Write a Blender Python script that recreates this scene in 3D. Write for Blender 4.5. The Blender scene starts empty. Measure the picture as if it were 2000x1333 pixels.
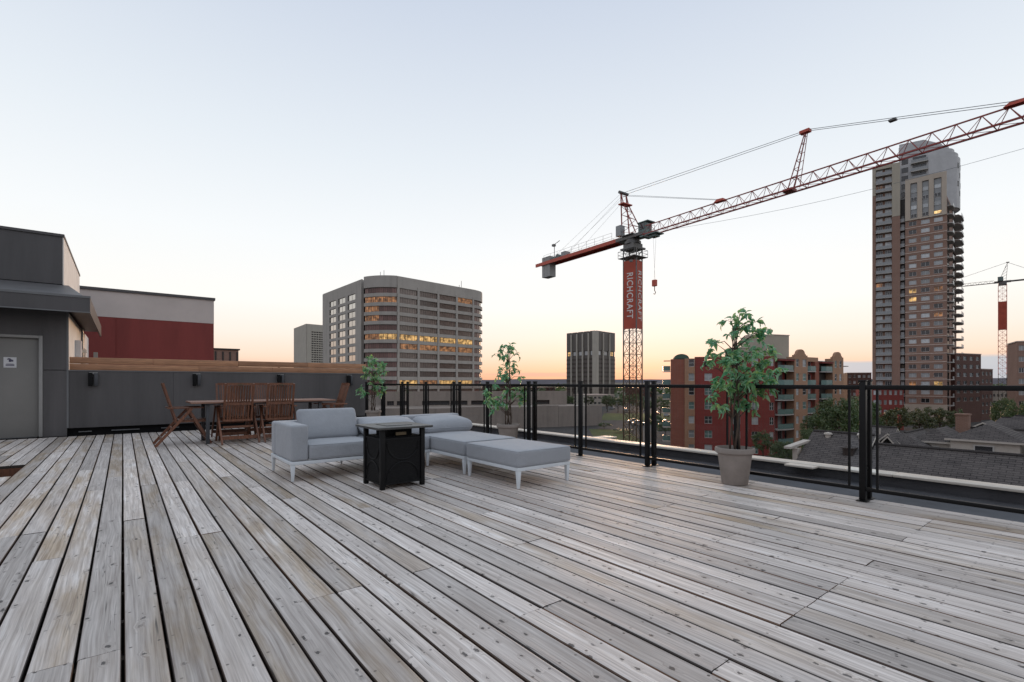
import bpy, bmesh, math, random
from math import radians as R, sin, cos, pi, sqrt, atan2
from mathutils import Vector, Matrix, Euler, noise as mnoise

scene = bpy.context.scene
COL = scene.collection
rnd = random.Random(7)

def srgb(r, g, b, k=1.0):
    f = lambda c: (c/255/12.92 if c/255 <= .04045 else ((c/255+.055)/1.055)**2.4)*k
    return (f(r), f(g), f(b), 1.0)

# ---------------------------------------------------------------- camera
HEAD = R(38.37); EYE = 1.12; FOC = 960.0
cam = bpy.data.cameras.new('camera'); cam.sensor_width = 36; cam.lens = 36*FOC/2000
cam.shift_y = 81.5/2000; cam.clip_end = 12000; cam.clip_start = .05
co = bpy.data.objects.new('camera', cam); COL.objects.link(co)
co.location = (0, 0, EYE); co.rotation_euler = (R(90), 0, -HEAD)
scene.camera = co
# ---------------------------------------------------------------- sky after sunset
SUN_AZ = R(52.0)                                  # clockwise from +Y
SDIR = (sin(SUN_AZ), cos(SUN_AZ))
w = bpy.data.worlds.new('World'); scene.world = w; w.use_nodes = True
nt = w.node_tree; N = nt.nodes; LK = nt.links; N.clear()
def nd(t, **k):
    n = N.new(t)
    for a, v in k.items(): setattr(n, a, v)
    return n
def ma(op, a, b=None, c=None):
    n = nd('ShaderNodeMath', operation=op)
    for i, v in enumerate((a, b, c)):
        if v is None: continue
        if isinstance(v, (int, float)): n.inputs[i].default_value = v
        else: LK.new(v, n.inputs[i])
    return n.outputs[0]
def ramp(fac, stops, interp='LINEAR'):
    n = nd('ShaderNodeValToRGB'); cr = n.color_ramp; cr.interpolation = interp
    while len(cr.elements) < len(stops): cr.elements.new(.5)
    for e, (p, c) in zip(cr.elements, stops): e.position = p; e.color = c
    LK.new(fac, n.inputs[0]); return n.outputs[0]
def mixc(f, a, b, t='MIX'):
    n = nd('ShaderNodeMix', data_type='RGBA', blend_type=t)
    if isinstance(f, (int, float)): n.inputs[0].default_value = f
    else: LK.new(f, n.inputs[0])
    for i, v in ((6, a), (7, b)):
        if isinstance(v, tuple): n.inputs[i].default_value = v
        else: LK.new(v, n.inputs[i])
    return n.outputs[2]
tc = nd('ShaderNodeTexCoord'); nv = nd('ShaderNodeVectorMath', operation='NORMALIZE')
LK.new(tc.outputs['Generated'], nv.inputs[0])
sp = nd('ShaderNodeSeparateXYZ'); LK.new(nv.outputs[0], sp.inputs[0])
el = ma('DIVIDE', ma('ARCSINE', sp.outputs[2]), pi/2)          # 0 horizon .. 1 zenith
hor = ma('SQRT', ma('MAXIMUM', ma('SUBTRACT', 1.0, ma('MULTIPLY', sp.outputs[2], sp.outputs[2])), 1e-4))
dot = ma('DIVIDE', ma('ADD', ma('MULTIPLY', sp.outputs[0], SDIR[0]), ma('MULTIPLY', sp.outputs[1], SDIR[1])), hor)
e = lambda deg: deg/90
west = ramp(el, [(0, srgb(240, 178, 144)), (e(1.4), srgb(248, 205, 174)), (e(3.0), srgb(253, 227, 207)), (e(5.2), srgb(254, 240, 229)),
                 (e(8.5), srgb(252, 250, 246)), (e(15), srgb(245, 248, 250)), (e(24), srgb(229, 236, 243)), (e(38), srgb(203, 213, 229)),
                 (e(60), srgb(206, 217, 231)), (1, srgb(206, 217, 231))])
east = ramp(el, [(0, srgb(174, 174, 183)), (e(5), srgb(190, 185, 190)), (e(14), srgb(199, 199, 207)), (e(28), srgb(203, 210, 223)),
                 (e(55), srgb(206, 217, 231)), (1, srgb(206, 217, 231))])
wf = nd('ShaderNodeMapRange', interpolation_type='SMOOTHSTEP'); wf.inputs[1].default_value = -.75; wf.inputs[2].default_value = .5
LK.new(dot, wf.inputs[0])
sky = mixc(wf.outputs[0], east, west)
# the low blue-grey cloud bank and thin streaks just over the horizon
mp = nd('ShaderNodeMapping'); mp.inputs['Scale'].default_value = (5, 5, 90); LK.new(nv.outputs[0], mp.inputs[0])
nz = nd('ShaderNodeTexNoise'); nz.inputs['Scale'].default_value = 1.0; nz.inputs['Detail'].default_value = 4; LK.new(mp.outputs[0], nz.inputs[0])
mp2 = nd('ShaderNodeMapping'); mp2.inputs['Scale'].default_value = (2.2, 2.2, 3); LK.new(nv.outputs[0], mp2.inputs[0])
nz2 = nd('ShaderNodeTexNoise'); nz2.inputs['Scale'].default_value = 1.0; nz2.inputs['Detail'].default_value = 2; LK.new(mp2.outputs[0], nz2.inputs[0])
streak = nd('ShaderNodeMapRange', interpolation_type='SMOOTHSTEP'); streak.inputs[1].default_value = .53; streak.inputs[2].default_value = .66
LK.new(nz.outputs[0], streak.inputs[0])
low = nd('ShaderNodeMapRange', interpolation_type='SMOOTHSTEP'); low.inputs[1].default_value = e(3.4); low.inputs[2].default_value = e(.8)
LK.new(el, low.inputs[0])
sky = mixc(ma('MULTIPLY', ma('MULTIPLY', streak.outputs[0], low.outputs[0]), .45), sky, srgb(196, 168, 168))
bank_top = ma('ADD', e(1.2), ma('MULTIPLY', ma('SUBTRACT', nz2.outputs[0], .45), e(5)))
# bank lies on the north side of the sunset (right of the glow)
side = ma('SUBTRACT', ma('MULTIPLY', sp.outputs[0], SDIR[1]), ma('MULTIPLY', sp.outputs[1], SDIR[0]))
bs = nd('ShaderNodeMapRange', interpolation_type='SMOOTHSTEP'); bs.inputs[1].default_value = -.04; bs.inputs[2].default_value = .30; LK.new(side, bs.inputs[0])
bk = nd('ShaderNodeMapRange', interpolation_type='SMOOTHSTEP'); bk.inputs[1].default_value = e(.25); bk.inputs[2].default_value = e(-.15)
LK.new(ma('SUBTRACT', el, ma('ADD', bank_top, ma('MULTIPLY', bs.outputs[0], e(1.1)))), bk.inputs[0])
sky = mixc(ma('MULTIPLY', bk.outputs[0], ma('MULTIPLY', bs.outputs[0], .9)), sky, srgb(188, 201, 212))
bg = nd('ShaderNodeBackground'); LK.new(sky, bg.inputs[0]); bg.inputs[1].default_value = .722
nsk = nd('ShaderNodeTexSky', sky_type='NISHITA'); nsk.sun_disc = False; nsk.sun_elevation = R(1.0); nsk.sun_rotation = SUN_AZ
bg2 = nd('ShaderNodeBackground'); LK.new(nsk.outputs[0], bg2.inputs[0]); bg2.inputs[1].default_value = .012
ads = nd('ShaderNodeAddShader'); LK.new(bg.outputs[0], ads.inputs[0]); LK.new(bg2.outputs[0], ads.inputs[1])
ow = nd('ShaderNodeOutputWorld'); LK.new(ads.outputs[0], ow.inputs[0])
sl = bpy.data.lights.new('sun', 'SUN'); sl.energy = 1.5; sl.angle = R(14); sl.color = (1, .62, .36)
so = bpy.data.objects.new('sun', sl); COL.objects.link(so)
so.rotation_euler = Vector((-SDIR[0]*cos(R(1)), -SDIR[1]*cos(R(1)), -sin(R(2)))).to_track_quat('-Z', 'Y').to_euler()
vs = scene.view_settings; vs.view_transform = 'Standard'; vs.look = 'None'; vs.exposure = .50; vs.gamma = 1; vs.use_curve_mapping = False
scene.cycles.use_denoising = True
scene.cycles.max_bounces = 8; scene.cycles.transparent_max_bounces = 24
scene.cycles.caustics_reflective = False; scene.cycles.caustics_refractive = False

# ---------------------------------------------------------------- helpers
def at(u, d):
    """ground point seen at picture column u (2000 wide) and depth d metres"""
    l = (u-1000)/FOC*d
    return Vector((cos(HEAD)*l+sin(HEAD)*d, -sin(HEAD)*l+cos(HEAD)*d))
def zat(v, d): return EYE+(748-v)*d/FOC
WL = {}
class MB:
    def __init__(s): s.v = []; s.f = []; s.m = []
    def hexa(s, p, mi=0):
        b = len(s.v); s.v += [tuple(x) for x in p]
        for q in ((0, 3, 2, 1), (4, 5, 6, 7), (0, 1, 5, 4), (1, 2, 6, 5), (2, 3, 7, 6), (3, 0, 4, 7)):
            s.f.append([b+i for i in q]); s.m.append(mi)
        return s
    def box(s, x0, x1, y0, y1, z0, z1, mi=0):
        return s.hexa([(x0, y0, z0), (x1, y0, z0), (x1, y1, z0), (x0, y1, z0), (x0, y0, z1), (x1, y0, z1), (x1, y1, z1), (x0, y1, z1)], mi)
    def bar(s, p, q, a, b=None, mi=0, a2=None, b2=None):
        """square bar p->q, a wide, b deep (a2, b2 at the far end)"""
        b = a if b is None else b; a2 = a if a2 is None else a2; b2 = b if b2 is None else b2
        p = Vector(p); q = Vector(q); d = (q-p).normalized()
        up = Vector((0, 0, 1)) if abs(d.z) < .95 else Vector((0, 1, 0))
        x = d.cross(up).normalized(); y = x.cross(d)
        c = []
        for o, aa, bb in ((p, a, b), (q, a2, b2)):
            c += [o+x*sx*aa/2+y*sy*bb/2 for sx, sy in ((-1, -1), (-1, 1), (1, 1), (1, -1))]
        return s.hexa(c, mi)
    def tube(s, pts, rad, n=8, mi=0, cap=True):
        b = len(s.v); k = len(pts); pts = [Vector(p) for p in pts]
        if not isinstance(rad, (list, tuple)): rad = [rad]*k
        for i, p in enumerate(pts):
            d = (pts[min(i+1, k-1)]-pts[max(i-1, 0)]).normalized()
            up = Vector((0, 0, 1)) if abs(d.z) < .9 else Vector((1, 0, 0))
            x = d.cross(up).normalized(); y = x.cross(d)
            for j in range(n):
                a = 2*pi*j/n; s.v.append(tuple(p+(x*cos(a)+y*sin(a))*rad[i]))
        for i in range(k-1):
            for j in range(n):
                s.f.append([b+i*n+j, b+i*n+(j+1) % n, b+(i+1)*n+(j+1) % n, b+(i+1)*n+j]); s.m.append(mi)
        if cap:
            s.f.append([b+j for j in range(n)][::-1]); s.m.append(mi)
            s.f.append([b+(k-1)*n+j for j in range(n)]); s.m.append(mi)
        return s
    def lathe(s, prof, n=32, mi=0, c=(0, 0, 0)):
        b = len(s.v)
        for r, z in prof:
            for j in range(n):
                a = 2*pi*j/n; s.v.append((c[0]+r*cos(a), c[1]+r*sin(a), c[2]+z))
        for i in range(len(prof)-1):
            for j in range(n):
                s.f.append([b+i*n+j, b+i*n+(j+1) % n, b+(i+1)*n+(j+1) % n, b+(i+1)*n+j]); s.m.append(mi)
        return s
    def prism(s, poly, z0, z1, mi=0, top=None):
        b = len(s.v); n = len(poly)
        a = sum(poly[i][0]*poly[(i+1) % n][1]-poly[(i+1) % n][0]*poly[i][1] for i in range(n))
        if a < 0: poly = poly[::-1]
        s.v += [(p[0], p[1], z0) for p in poly]+[(p[0], p[1], z1) for p in poly]
        s.f.append([b+i for i in range(n)][::-1]); s.m.append(mi)
        s.f.append([b+n+i for i in range(n)]); s.m.append(mi if top is None else top)
        for i in range(n):
            j = (i+1) % n; s.f.append([b+i, b+j, b+n+j, b+n+i]); s.m.append(mi)
        return s
    def poly(s, pts, mi=0):
        b = len(s.v); s.v += [tuple(p) for p in pts]; s.f.append([b+i for i in range(len(pts))]); s.m.append(mi); return s
    def mesh(s, name, mats, off=None, smooth=False, bevel=0, seg=2):
        me = bpy.data.meshes.new(name)
        v = s.v if off is None else [(a-off[0], b-off[1], c-off[2]) for a, b, c in s.v]
        me.from_pydata(v, [], s.f)
        for m in (mats if isinstance(mats, (list, tuple)) else [mats]): me.materials.append(m)
        me.polygons.foreach_set('material_index', s.m)
        if bevel:
            bm = bmesh.new(); bm.from_mesh(me)
            bmesh.ops.bevel(bm, geom=bm.edges[:], offset=bevel, segments=seg, profile=.5, affect='EDGES', clamp_overlap=True)
            bm.to_mesh(me); bm.free()
        if smooth or bevel:
            me.polygons.foreach_set('use_smooth', [True]*len(me.polygons))
            if bevel or smooth == 'auto':
                try: me.set_sharp_from_angle(angle=R(35))
                except Exception: pass
        me.update(); return me
    def obj(s, name, mats, parent=None, world=True, loc=(0, 0, 0), **k):
        off = WL.get(parent) if (world and parent is not None) else None
        o = link(name, s.mesh(name, mats, off, **k), parent, loc)
        if off is not None: WL[o] = off
        return o
def link(name, me, parent=None, loc=(0, 0, 0), rot=None, scale=None):
    o = bpy.data.objects.new(name, me); COL.objects.link(o); o.location = loc
    if rot is not None: o.rotation_euler = rot
    if scale is not None: o.scale = scale
    if parent is not None: o.parent = parent
    return o
def tag(o, label=None, cat=None, group=None, kind=None):
    for k, v in (('label', label), ('category', cat), ('group', group), ('kind', kind)):
        if v: o[k] = v
    return o
def thing(name, loc, label, cat, group=None, rz=0):
    o = bpy.data.objects.new(name, None); COL.objects.link(o); o.location = loc; o.rotation_euler = (0, 0, rz)
    o.empty_display_size = .2; WL[o] = Vector(loc)
    return tag(o, label, cat, group)
def kids(o): return KID.get(o, [])
def copy_tree(o, parent=None):
    c = o.copy(); COL.objects.link(c)
    if parent is not None: c.parent = parent
    for ch in [x for x in COL.objects if x.parent == o]: copy_tree(ch, c)
    return c

def mat(name, col, rough=.6, metal=0, var=.12, scale=4, bump=0, bscale=None, spec=.5, stretch=(1, 1, 1), emit=None, est=0, obrand=0, island=0, coat=0):
    m = bpy.data.materials.new(name); m.use_nodes = True
    t = m.node_tree; b = t.nodes['Principled BSDF']; L = t.links
    col = col if len(col) == 4 else (*col, 1)
    b.inputs['Base Color'].default_value = col; b.inputs['Roughness'].default_value = rough; b.inputs['Metallic'].default_value = metal
    b.inputs['Specular IOR Level'].default_value = spec
    if coat: b.inputs['Coat Weight'].default_value = coat
    tcn = t.nodes.new('ShaderNodeTexCoord'); mpn = t.nodes.new('ShaderNodeMapping'); mpn.inputs['Scale'].default_value = stretch
    L.new(tcn.outputs['Object'], mpn.inputs[0])
    if var or bump:
        n = t.nodes.new('ShaderNodeTexNoise'); n.inputs['Scale'].default_value = scale; n.inputs['Detail'].default_value = 6; n.inputs['Roughness'].default_value = .65
        L.new(mpn.outputs[0], n.inputs[0])
    src = None
    if var:
        mr = t.nodes.new('ShaderNodeMapRange'); mr.inputs[1].default_value = .3; mr.inputs[2].default_value = .7
        mr.inputs[3].default_value = 1-var; mr.inputs[4].default_value = 1+var; L.new(n.outputs[0], mr.inputs[0]); src = mr.outputs[0]
    for node, out, amt in (('ShaderNodeObjectInfo', 'Random', obrand), ('ShaderNodeNewGeometry', 'Random Per Island', island)):
        if amt:
            i = t.nodes.new(node); mr = t.nodes.new('ShaderNodeMapRange'); mr.inputs[3].default_value = 1-amt; mr.inputs[4].default_value = 1+amt
            L.new(i.outputs[out], mr.inputs[0])
            if src is None: src = mr.outputs[0]
            else:
                mm = t.nodes.new('ShaderNodeMath'); mm.operation = 'MULTIPLY'; L.new(src, mm.inputs[0]); L.new(mr.outputs[0], mm.inputs[1]); src = mm.outputs[0]
    if src is not None:
        vm = t.nodes.new('ShaderNodeVectorMath'); vm.operation = 'SCALE'; vm.inputs[0].default_value = col[:3]
        L.new(src, vm.inputs['Scale']); L.new(vm.outputs[0], b.inputs['Base Color'])
    if bump:
        bn = n
        if bscale:
            bn = t.nodes.new('ShaderNodeTexNoise'); bn.inputs['Scale'].default_value = bscale; bn.inputs['Detail'].default_value = 4; L.new(mpn.outputs[0], bn.inputs[0])
        bp = t.nodes.new('ShaderNodeBump'); bp.inputs['Strength'].default_value = bump; bp.inputs['Distance'].default_value = .01
        L.new(bn.outputs[0], bp.inputs['Height']); L.new(bp.outputs[0], b.inputs['Normal'])
    if emit:
        b.inputs['Emission Color'].default_value = emit if len(emit) == 4 else (*emit, 1); b.inputs['Emission Strength'].default_value = est
    return m
class NT:
    """tiny node-writing helper for the richer materials"""
    def __init__(s, name):
        s.m = bpy.data.materials.new(name); s.m.use_nodes = True; s.t = s.m.node_tree
        s.b = s.t.nodes['Principled BSDF']; s.out = s.t.nodes['Material Output']
    def n(s, t, ins=None, **k):
        n = s.t.nodes.new(t)
        for a, v in k.items(): setattr(n, a, v)
        for i, v in (ins or {}).items(): s.set(n.inputs[i], v)
        return n
    def set(s, sock, v):
        if isinstance(v, (int, float, tuple, list)): sock.default_value = v
        else: s.t.links.new(v, sock)
    def ma(s, op, a, b=None, c=None):
        n = s.n('ShaderNodeMath', operation=op)
        for i, v in enumerate((a, b, c)):
            if v is not None: s.set(n.inputs[i], v)
        return n.outputs[0]
    def mr(s, v, a, b, c=0., d=1., smooth=False):
        return s.n('ShaderNodeMapRange', {0: v, 1: a, 2: b, 3: c, 4: d}, interpolation_type='SMOOTHSTEP' if smooth else 'LINEAR').outputs[0]
    def mix(s, f, a, b, t='MIX'):
        return s.n('ShaderNodeMix', {0: f, 6: a, 7: b}, data_type='RGBA', blend_type=t).outputs[2]
    def noise(s, vec, scale, detail=5, rough=.6, dist=0):
        return s.n('ShaderNodeTexNoise', {'Vector': vec, 'Scale': scale, 'Detail': detail, 'Roughness': rough, 'Distortion': dist}).outputs[0]

def wood_deck():
    k = NT('weathered_deck_wood')
    tc = k.n('ShaderNodeTexCoord').outputs['Object']; inf = k.n('ShaderNodeObjectInfo'); rv = inf.outputs['Random']
    geo = k.n('ShaderNodeNewGeometry')
    rv2 = k.ma('FRACT', k.ma('MULTIPLY', rv, 17.31)); rv3 = k.ma('FRACT', k.ma('MULTIPLY', rv, 91.7))
    off = k.n('ShaderNodeCombineXYZ', {0: k.ma('MULTIPLY', rv, 37.), 1: k.ma('MULTIPLY', rv2, 53.), 2: k.ma('MULTIPLY', rv3, 71.)}).outputs[0]
    def coords(sx, sy, sz=1.0):
        m = k.n('ShaderNodeVectorMath', {0: tc, 1: (sx, sy, sz)}, operation='MULTIPLY').outputs[0]
        return k.n('ShaderNodeVectorMath', {0: m, 1: off}, operation='ADD').outputs[0]
    # knots (long-cell voronoi, only some cells carry one)
    vor = k.n('ShaderNodeTexVoronoi', {'Vector': coords(13, 7.5, 1), 'Scale': 1.0, 'Randomness': 1.0}, voronoi_dimensions='2D')
    kd = k.ma('ADD', vor.outputs['Distance'], k.ma('MULTIPLY', k.ma('SUBTRACT', k.noise(coords(55, 38), 1.0, 3), .5), .42)); kc = k.n('ShaderNodeSeparateColor', {0: vor.outputs['Color']}).outputs[0]
    thr = k.ma('ADD', k.mr(rv3, 0, 1, .52, .92), k.ma('MULTIPLY', k.ma('SUBTRACT', k.noise(coords(4, .9), 1.0, 2), .5), .5)); keep = k.mr(k.ma('SUBTRACT', kc, thr), .0, .05); rad = k.mr(k.n('ShaderNodeSeparateColor', {0: vor.outputs['Color']}).outputs[1], 0, 1, .04, .145)
    knot = k.ma('MULTIPLY', k.mr(kd, rad, k.ma('MULTIPLY', rad, .70), 0, 1, True), keep)
    halo = k.ma('MULTIPLY', k.mr(kd, k.ma('MULTIPLY', rad, 3.2), rad, 0, 1, True), keep)
    # grain lines bending round the knots
    warp = k.noise(coords(3, .8), 1.0, 2)
    gx = k.ma('ADD', k.ma('MULTIPLY', warp, 5.), k.ma('MULTIPLY', halo, 1.6))
    gv = k.n('ShaderNodeVectorMath', {0: coords(70, 1.5), 1: k.n('ShaderNodeCombineXYZ', {0: gx}).outputs[0]}, operation='ADD').outputs[0]
    g1 = k.noise(gv, 1.0, 6, .62); g2 = k.noise(coords(230, 3.2), 1.0, 3, .5); patch = k.noise(coords(7, 1.1), 1.0, 4, .6); big = k.noise(geo.outputs['Position'], .55, 3, .55)
    grey = k.mix(k.mr(g1, .3, .70), (.375, .325, .295, 1), (.800, .735, .690, 1))
    tan = k.mix(k.mr(g1, .3, .72), (.270, .195, .132, 1), (.62, .505, .385, 1))
    tanf = k.ma('MULTIPLY', k.mr(patch, .38, .64, .08, 1., True), k.mr(rv3, .45, .95, .10, 1.15))
    c = k.mix(tanf, grey, tan)
    white = k.ma('MULTIPLY', k.mr(k.noise(coords(24, 1.6), 1.0, 4), .52, .74, 0, 1, True), k.mr(rv, 0, 1, .15, .75))
    c = k.mix(white, c, (.88, .84, .815, 1))
    c = k.mix(k.mr(g2, .52, .76, 0, .30), c, (.17, .155, .15, 1))
    c = k.mix(k.ma('MULTIPLY', k.mr(big, .42, .7, 0, 1, True), .22), c, (.25, .22, .20, 1))
    # long drying cracks and dark weather streaks
    cr = k.noise(coords(46, .9), 1.0, 2, .4)
    crack = k.ma('MULTIPLY', k.mr(k.ma('ABSOLUTE', k.ma('SUBTRACT', cr, .5)), .013, .002), k.mr(k.noise(coords(5, 1.4), 1.0, 2), .52, .64))
    c = k.mix(k.ma('MULTIPLY', crack, .85), c, (.06, .055, .05, 1))
    dk = k.ma('MULTIPLY', k.mr(k.noise(coords(20, 5.0), 1.0, 3), .66, .80, 0, 1, True), .5)
    c = k.mix(dk, c, (.12, .115, .115, 1))
    c = k.mix(k.ma('MULTIPLY', halo, .14), c, (.26, .21, .17, 1))
    c = k.mix(k.ma('MULTIPLY', knot, .84), c, (.036, .032, .032, 1))
    # nail heads in pairs on every joist
    px = k.n('ShaderNodeSeparateXYZ', {0: tc}).outputs; pw = k.n('ShaderNodeSeparateXYZ', {0: geo.outputs['Position']}).outputs
    jit = k.ma('MULTIPLY', k.ma('SUBTRACT', rv2, .5), .035)
    dx = k.ma('SUBTRACT', k.ma('ABSOLUTE', px[0]), k.ma('ADD', .043, k.ma('MULTIPLY', rv3, .008)))
    dy = k.ma('MULTIPLY', k.ma('SUBTRACT', k.ma('FRACT', k.ma('ADD', k.ma('DIVIDE', pw[1], .406), jit)), .5), .406)
    nail = k.mr(k.ma('SQRT', k.ma('ADD', k.ma('MULTIPLY', dx, dx), k.ma('MULTIPLY', dy, dy))), .0072, .0050)
    c = k.mix(k.ma('MULTIPLY', nail, k.mr(rv2, 0, 1, .35, .9)), c, (.06, .05, .045, 1))
    # board tone, brown unweathered sides darkened so the gaps look shaded
    tone = k.mr(rv, 0, 1, .72, 1.20)
    c = k.mix(1.0, c, k.n('ShaderNodeCombineColor', {0: tone, 1: tone, 2: tone}).outputs[0], 'MULTIPLY')
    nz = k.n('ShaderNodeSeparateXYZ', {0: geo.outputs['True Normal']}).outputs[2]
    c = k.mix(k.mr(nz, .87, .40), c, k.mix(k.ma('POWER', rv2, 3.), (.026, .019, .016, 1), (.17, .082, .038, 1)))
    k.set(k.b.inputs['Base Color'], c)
    k.set(k.b.inputs['Roughness'], k.mr(g1, .3, .7, .68, .5)); k.b.inputs['Specular IOR Level'].default_value = .45
    h = k.ma('SUBTRACT', k.ma('ADD', k.ma('MULTIPLY', g1, .8), k.ma('MULTIPLY', g2, .25)), k.ma('ADD', k.ma('MULTIPLY', crack, .6), k.ma('MULTIPLY', nail, .8)))
    k.set(k.b.inputs['Normal'], k.n('ShaderNodeBump', {'Strength': .45, 'Distance': .003, 'Height': h}).outputs[0])
    return k.m

def rail_glass():
    k = NT('smoked_rail_glass'); k.t.nodes.remove(k.b)
    tr = k.n('ShaderNodeBsdfTransparent', {0: (.895, .875, .865, 1)}); gl = k.n('ShaderNodeBsdfGlossy', {0: (1, 1, 1, 1), 'Roughness': .01})
    fr = k.n('ShaderNodeFresnel', {0: 1.22}); bf = k.n('ShaderNodeNewGeometry').outputs['Backfacing']
    mx = k.n('ShaderNodeMixShader', {0: k.ma('MULTIPLY', fr.outputs[0], k.ma('SUBTRACT', 1.0, bf)), 1: tr.outputs[0], 2: gl.outputs[0]}); k.set(k.out.inputs[0], mx.outputs[0]); return k.m

def leaf_mat(name, a, b, c, trans=.35):
    k = NT(name)
    r = k.ma('FRACT', k.ma('ADD', k.n('ShaderNodeObjectInfo').outputs['Random'], k.n('ShaderNodeNewGeometry').outputs['Random Per Island']))
    r2 = k.ma('FRACT', k.ma('MULTIPLY', r, 7.7))
    col = k.mix(k.ma('POWER', r2, 1.6), k.mix(k.ma('POWER', r, 1.8), a, b), c)
    k.set(k.b.inputs['Base Color'], col); k.b.inputs['Roughness'].default_value = .33; k.b.inputs['Specular IOR Level'].default_value = .7
    tl = k.n('ShaderNodeBsdfTranslucent', {0: col})
    mx = k.n('ShaderNodeMixShader', {0: trans, 1: k.b.outputs[0], 2: tl.outputs[0]}); k.set(k.out.inputs[0], mx.outputs[0]); return k.m

def shingle_mat():
    k = NT('asphalt_shingle'); tc = k.n('ShaderNodeTexCoord').outputs['UV']
    br = k.n('ShaderNodeTexBrick', {'Vector': tc, 'Color1': (.135, .122, .118, 1), 'Color2': (.080, .073, .072, 1), 'Mortar': (.026, .024, .025, 1), 'Scale': 1.0,
             'Mortar Size': .018, 'Brick Width': .42, 'Row Height': .15, 'Bias': -.1})
    nn = k.noise(tc, 1.3, 5); c = k.mix(k.mr(nn, .35, .7, 0, .5), br.outputs[0], (.165, .150, .143, 1))
    k.set(k.b.inputs['Base Color'], c); k.b.inputs['Roughness'].default_value = .9
    k.set(k.b.inputs['Normal'], k.n('ShaderNodeBump', {'Strength': .8, 'Distance': .02, 'Height': br.outputs[1]}).outputs[0]); return k.m

def brick_mat(name, c1, c2, mortar, sc=1.0):
    k = NT(name); tc = k.n('ShaderNodeTexCoord').outputs['Object']; geo = k.n('ShaderNodeNewGeometry')
    p = k.n('ShaderNodeSeparateXYZ', {0: tc}).outputs
    v = k.n('ShaderNodeCombineXYZ', {0: k.ma('ADD', p[0], p[1]), 1: p[2]}).outputs[0]
    br = k.n('ShaderNodeTexBrick', {'Vector': v, 'Color1': c1, 'Color2': c2, 'Mortar': mortar, 'Scale': sc, 'Mortar Size': .012, 'Brick Width': .24, 'Row Height': .08})
    nn = k.noise(tc, .35, 5); c = k.mix(k.mr(nn, .35, .7, 0, .35), br.outputs[0], tuple(x*.62 for x in c1[:3])+(1,))
    k.set(k.b.inputs['Base Color'], c); k.b.inputs['Roughness'].default_value = .85; return k.m

def concrete_mat(name, col, stain=.35, panel=None):
    k = NT(name); tc = k.n('ShaderNodeTexCoord').outputs['Object']
    st = k.n('ShaderNodeVectorMath', {0: tc, 1: (.5, .5, .07)}, operation='MULTIPLY').outputs[0]
    n1 = k.noise(st, 1.2, 5, .65); n2 = k.noise(tc, .25, 4); n3 = k.noise(tc, 6, 3)
    c = k.mix(k.mr(n1, .42, .72, 0, stain, True), col, tuple(x*.5 for x in col[:3])+(1,))
    c = k.mix(k.mr(n2, .35, .7, 0, .3), c, tuple(min(1, x*1.3) for x in col[:3])+(1,))
    c = k.mix(k.mr(n3, .4, .7, 0, .15), c, tuple(x*.6 for x in col[:3])+(1,))
    k.set(k.b.inputs['Base Color'], c); k.b.inputs['Roughness'].default_value = .85; return k.m

def fabric_mat():
    k = NT('grey_outdoor_fabric'); tc = k.n('ShaderNodeTexCoord').outputs['Object']
    a = k.n('ShaderNodeTexWave', {'Vector': tc, 'Scale': 190., 'Distortion': 1.2}, wave_type='BANDS', bands_direction='X').outputs[1]
    b = k.n('ShaderNodeTexWave', {'Vector': tc, 'Scale': 190., 'Distortion': 1.2}, wave_type='BANDS', bands_direction='Z').outputs[1]
    h = k.ma('ADD', a, b); n = k.noise(tc, 380., 2); n2 = k.noise(tc, 5., 4)
    c = k.mix(k.mr(n, .3, .7), (.280, .294, .318, 1), (.430, .447, .475, 1)); c = k.mix(k.mr(n2, .4, .75, 0, .25), c, (.255, .266, .285, 1))
    k.set(k.b.inputs['Base Color'], c); k.b.inputs['Roughness'].default_value = .9; k.b.inputs['Sheen Weight'].default_value = .25
    k.b.inputs['Specular IOR Level'].default_value = .2
    wr = k.noise(tc, 9., 4, .55)
    b1 = k.n('ShaderNodeBump', {'Strength': .55, 'Distance': .02, 'Height': wr}).outputs[0]
    k.set(k.b.inputs['Normal'], k.n('ShaderNodeBump', {'Strength': .15, 'Distance': .001, 'Height': h, 'Normal': b1}).outputs[0]); return k.m

M = {}
M['deck'] = wood_deck(); M['glass'] = rail_glass(); M['shingle'] = shingle_mat(); M['fabric'] = fabric_mat()
M['black'] = mat('black_powder_coat', (.006, .006, .0065), .42, 0, .15, 20, spec=.22)
M['blackmat'] = mat('matt_black', (.007, .007, .0075), .8, 0, .2, 20, spec=.2)
M['membrane'] = mat('roof_membrane', (.060, .063, .072), .85, 0, .35, 1.3, .3, 60)
M['cap'] = mat('painted_metal_cap', (.72, .68, .60), .45, 0, .08, 2)
M['siding'] = mat('charcoal_siding_panel', (.085, .080, .081), .55, 0, .22, 1.6, .04, 200, stretch=(1.6, 1.6, .14), obrand=.06)
M['siding2'] = mat('charcoal_metal_cladding', (.085, .081, .082), .5, 0, .20, 1.4, stretch=(1.5, 1.5, .16))
M['trim'] = mat('grey_metal_trim', (.16, .165, .17), .4, .3, .08)
M['doorgrey'] = mat('grey_door_paint', (.215, .208, .195), .5, 0, .06, 1.5)
M['frame'] = mat('light_grey_frame_paint', (.30, .295, .285), .45, 0, .06)
M['cream'] = mat('cream_wall_panel', (.88, .85, .80), .7, 0, .10, 1.5)
M['redstucco'] = mat('dark_red_stucco', (.235, .048, .042), .85, 0, .20, .9, .2, 60, stretch=(1, 1, .2))
M['greystucco'] = mat('pinkish_grey_stucco', (.60, .53, .495), .85, 0, .10, .7, .2, 60)
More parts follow.
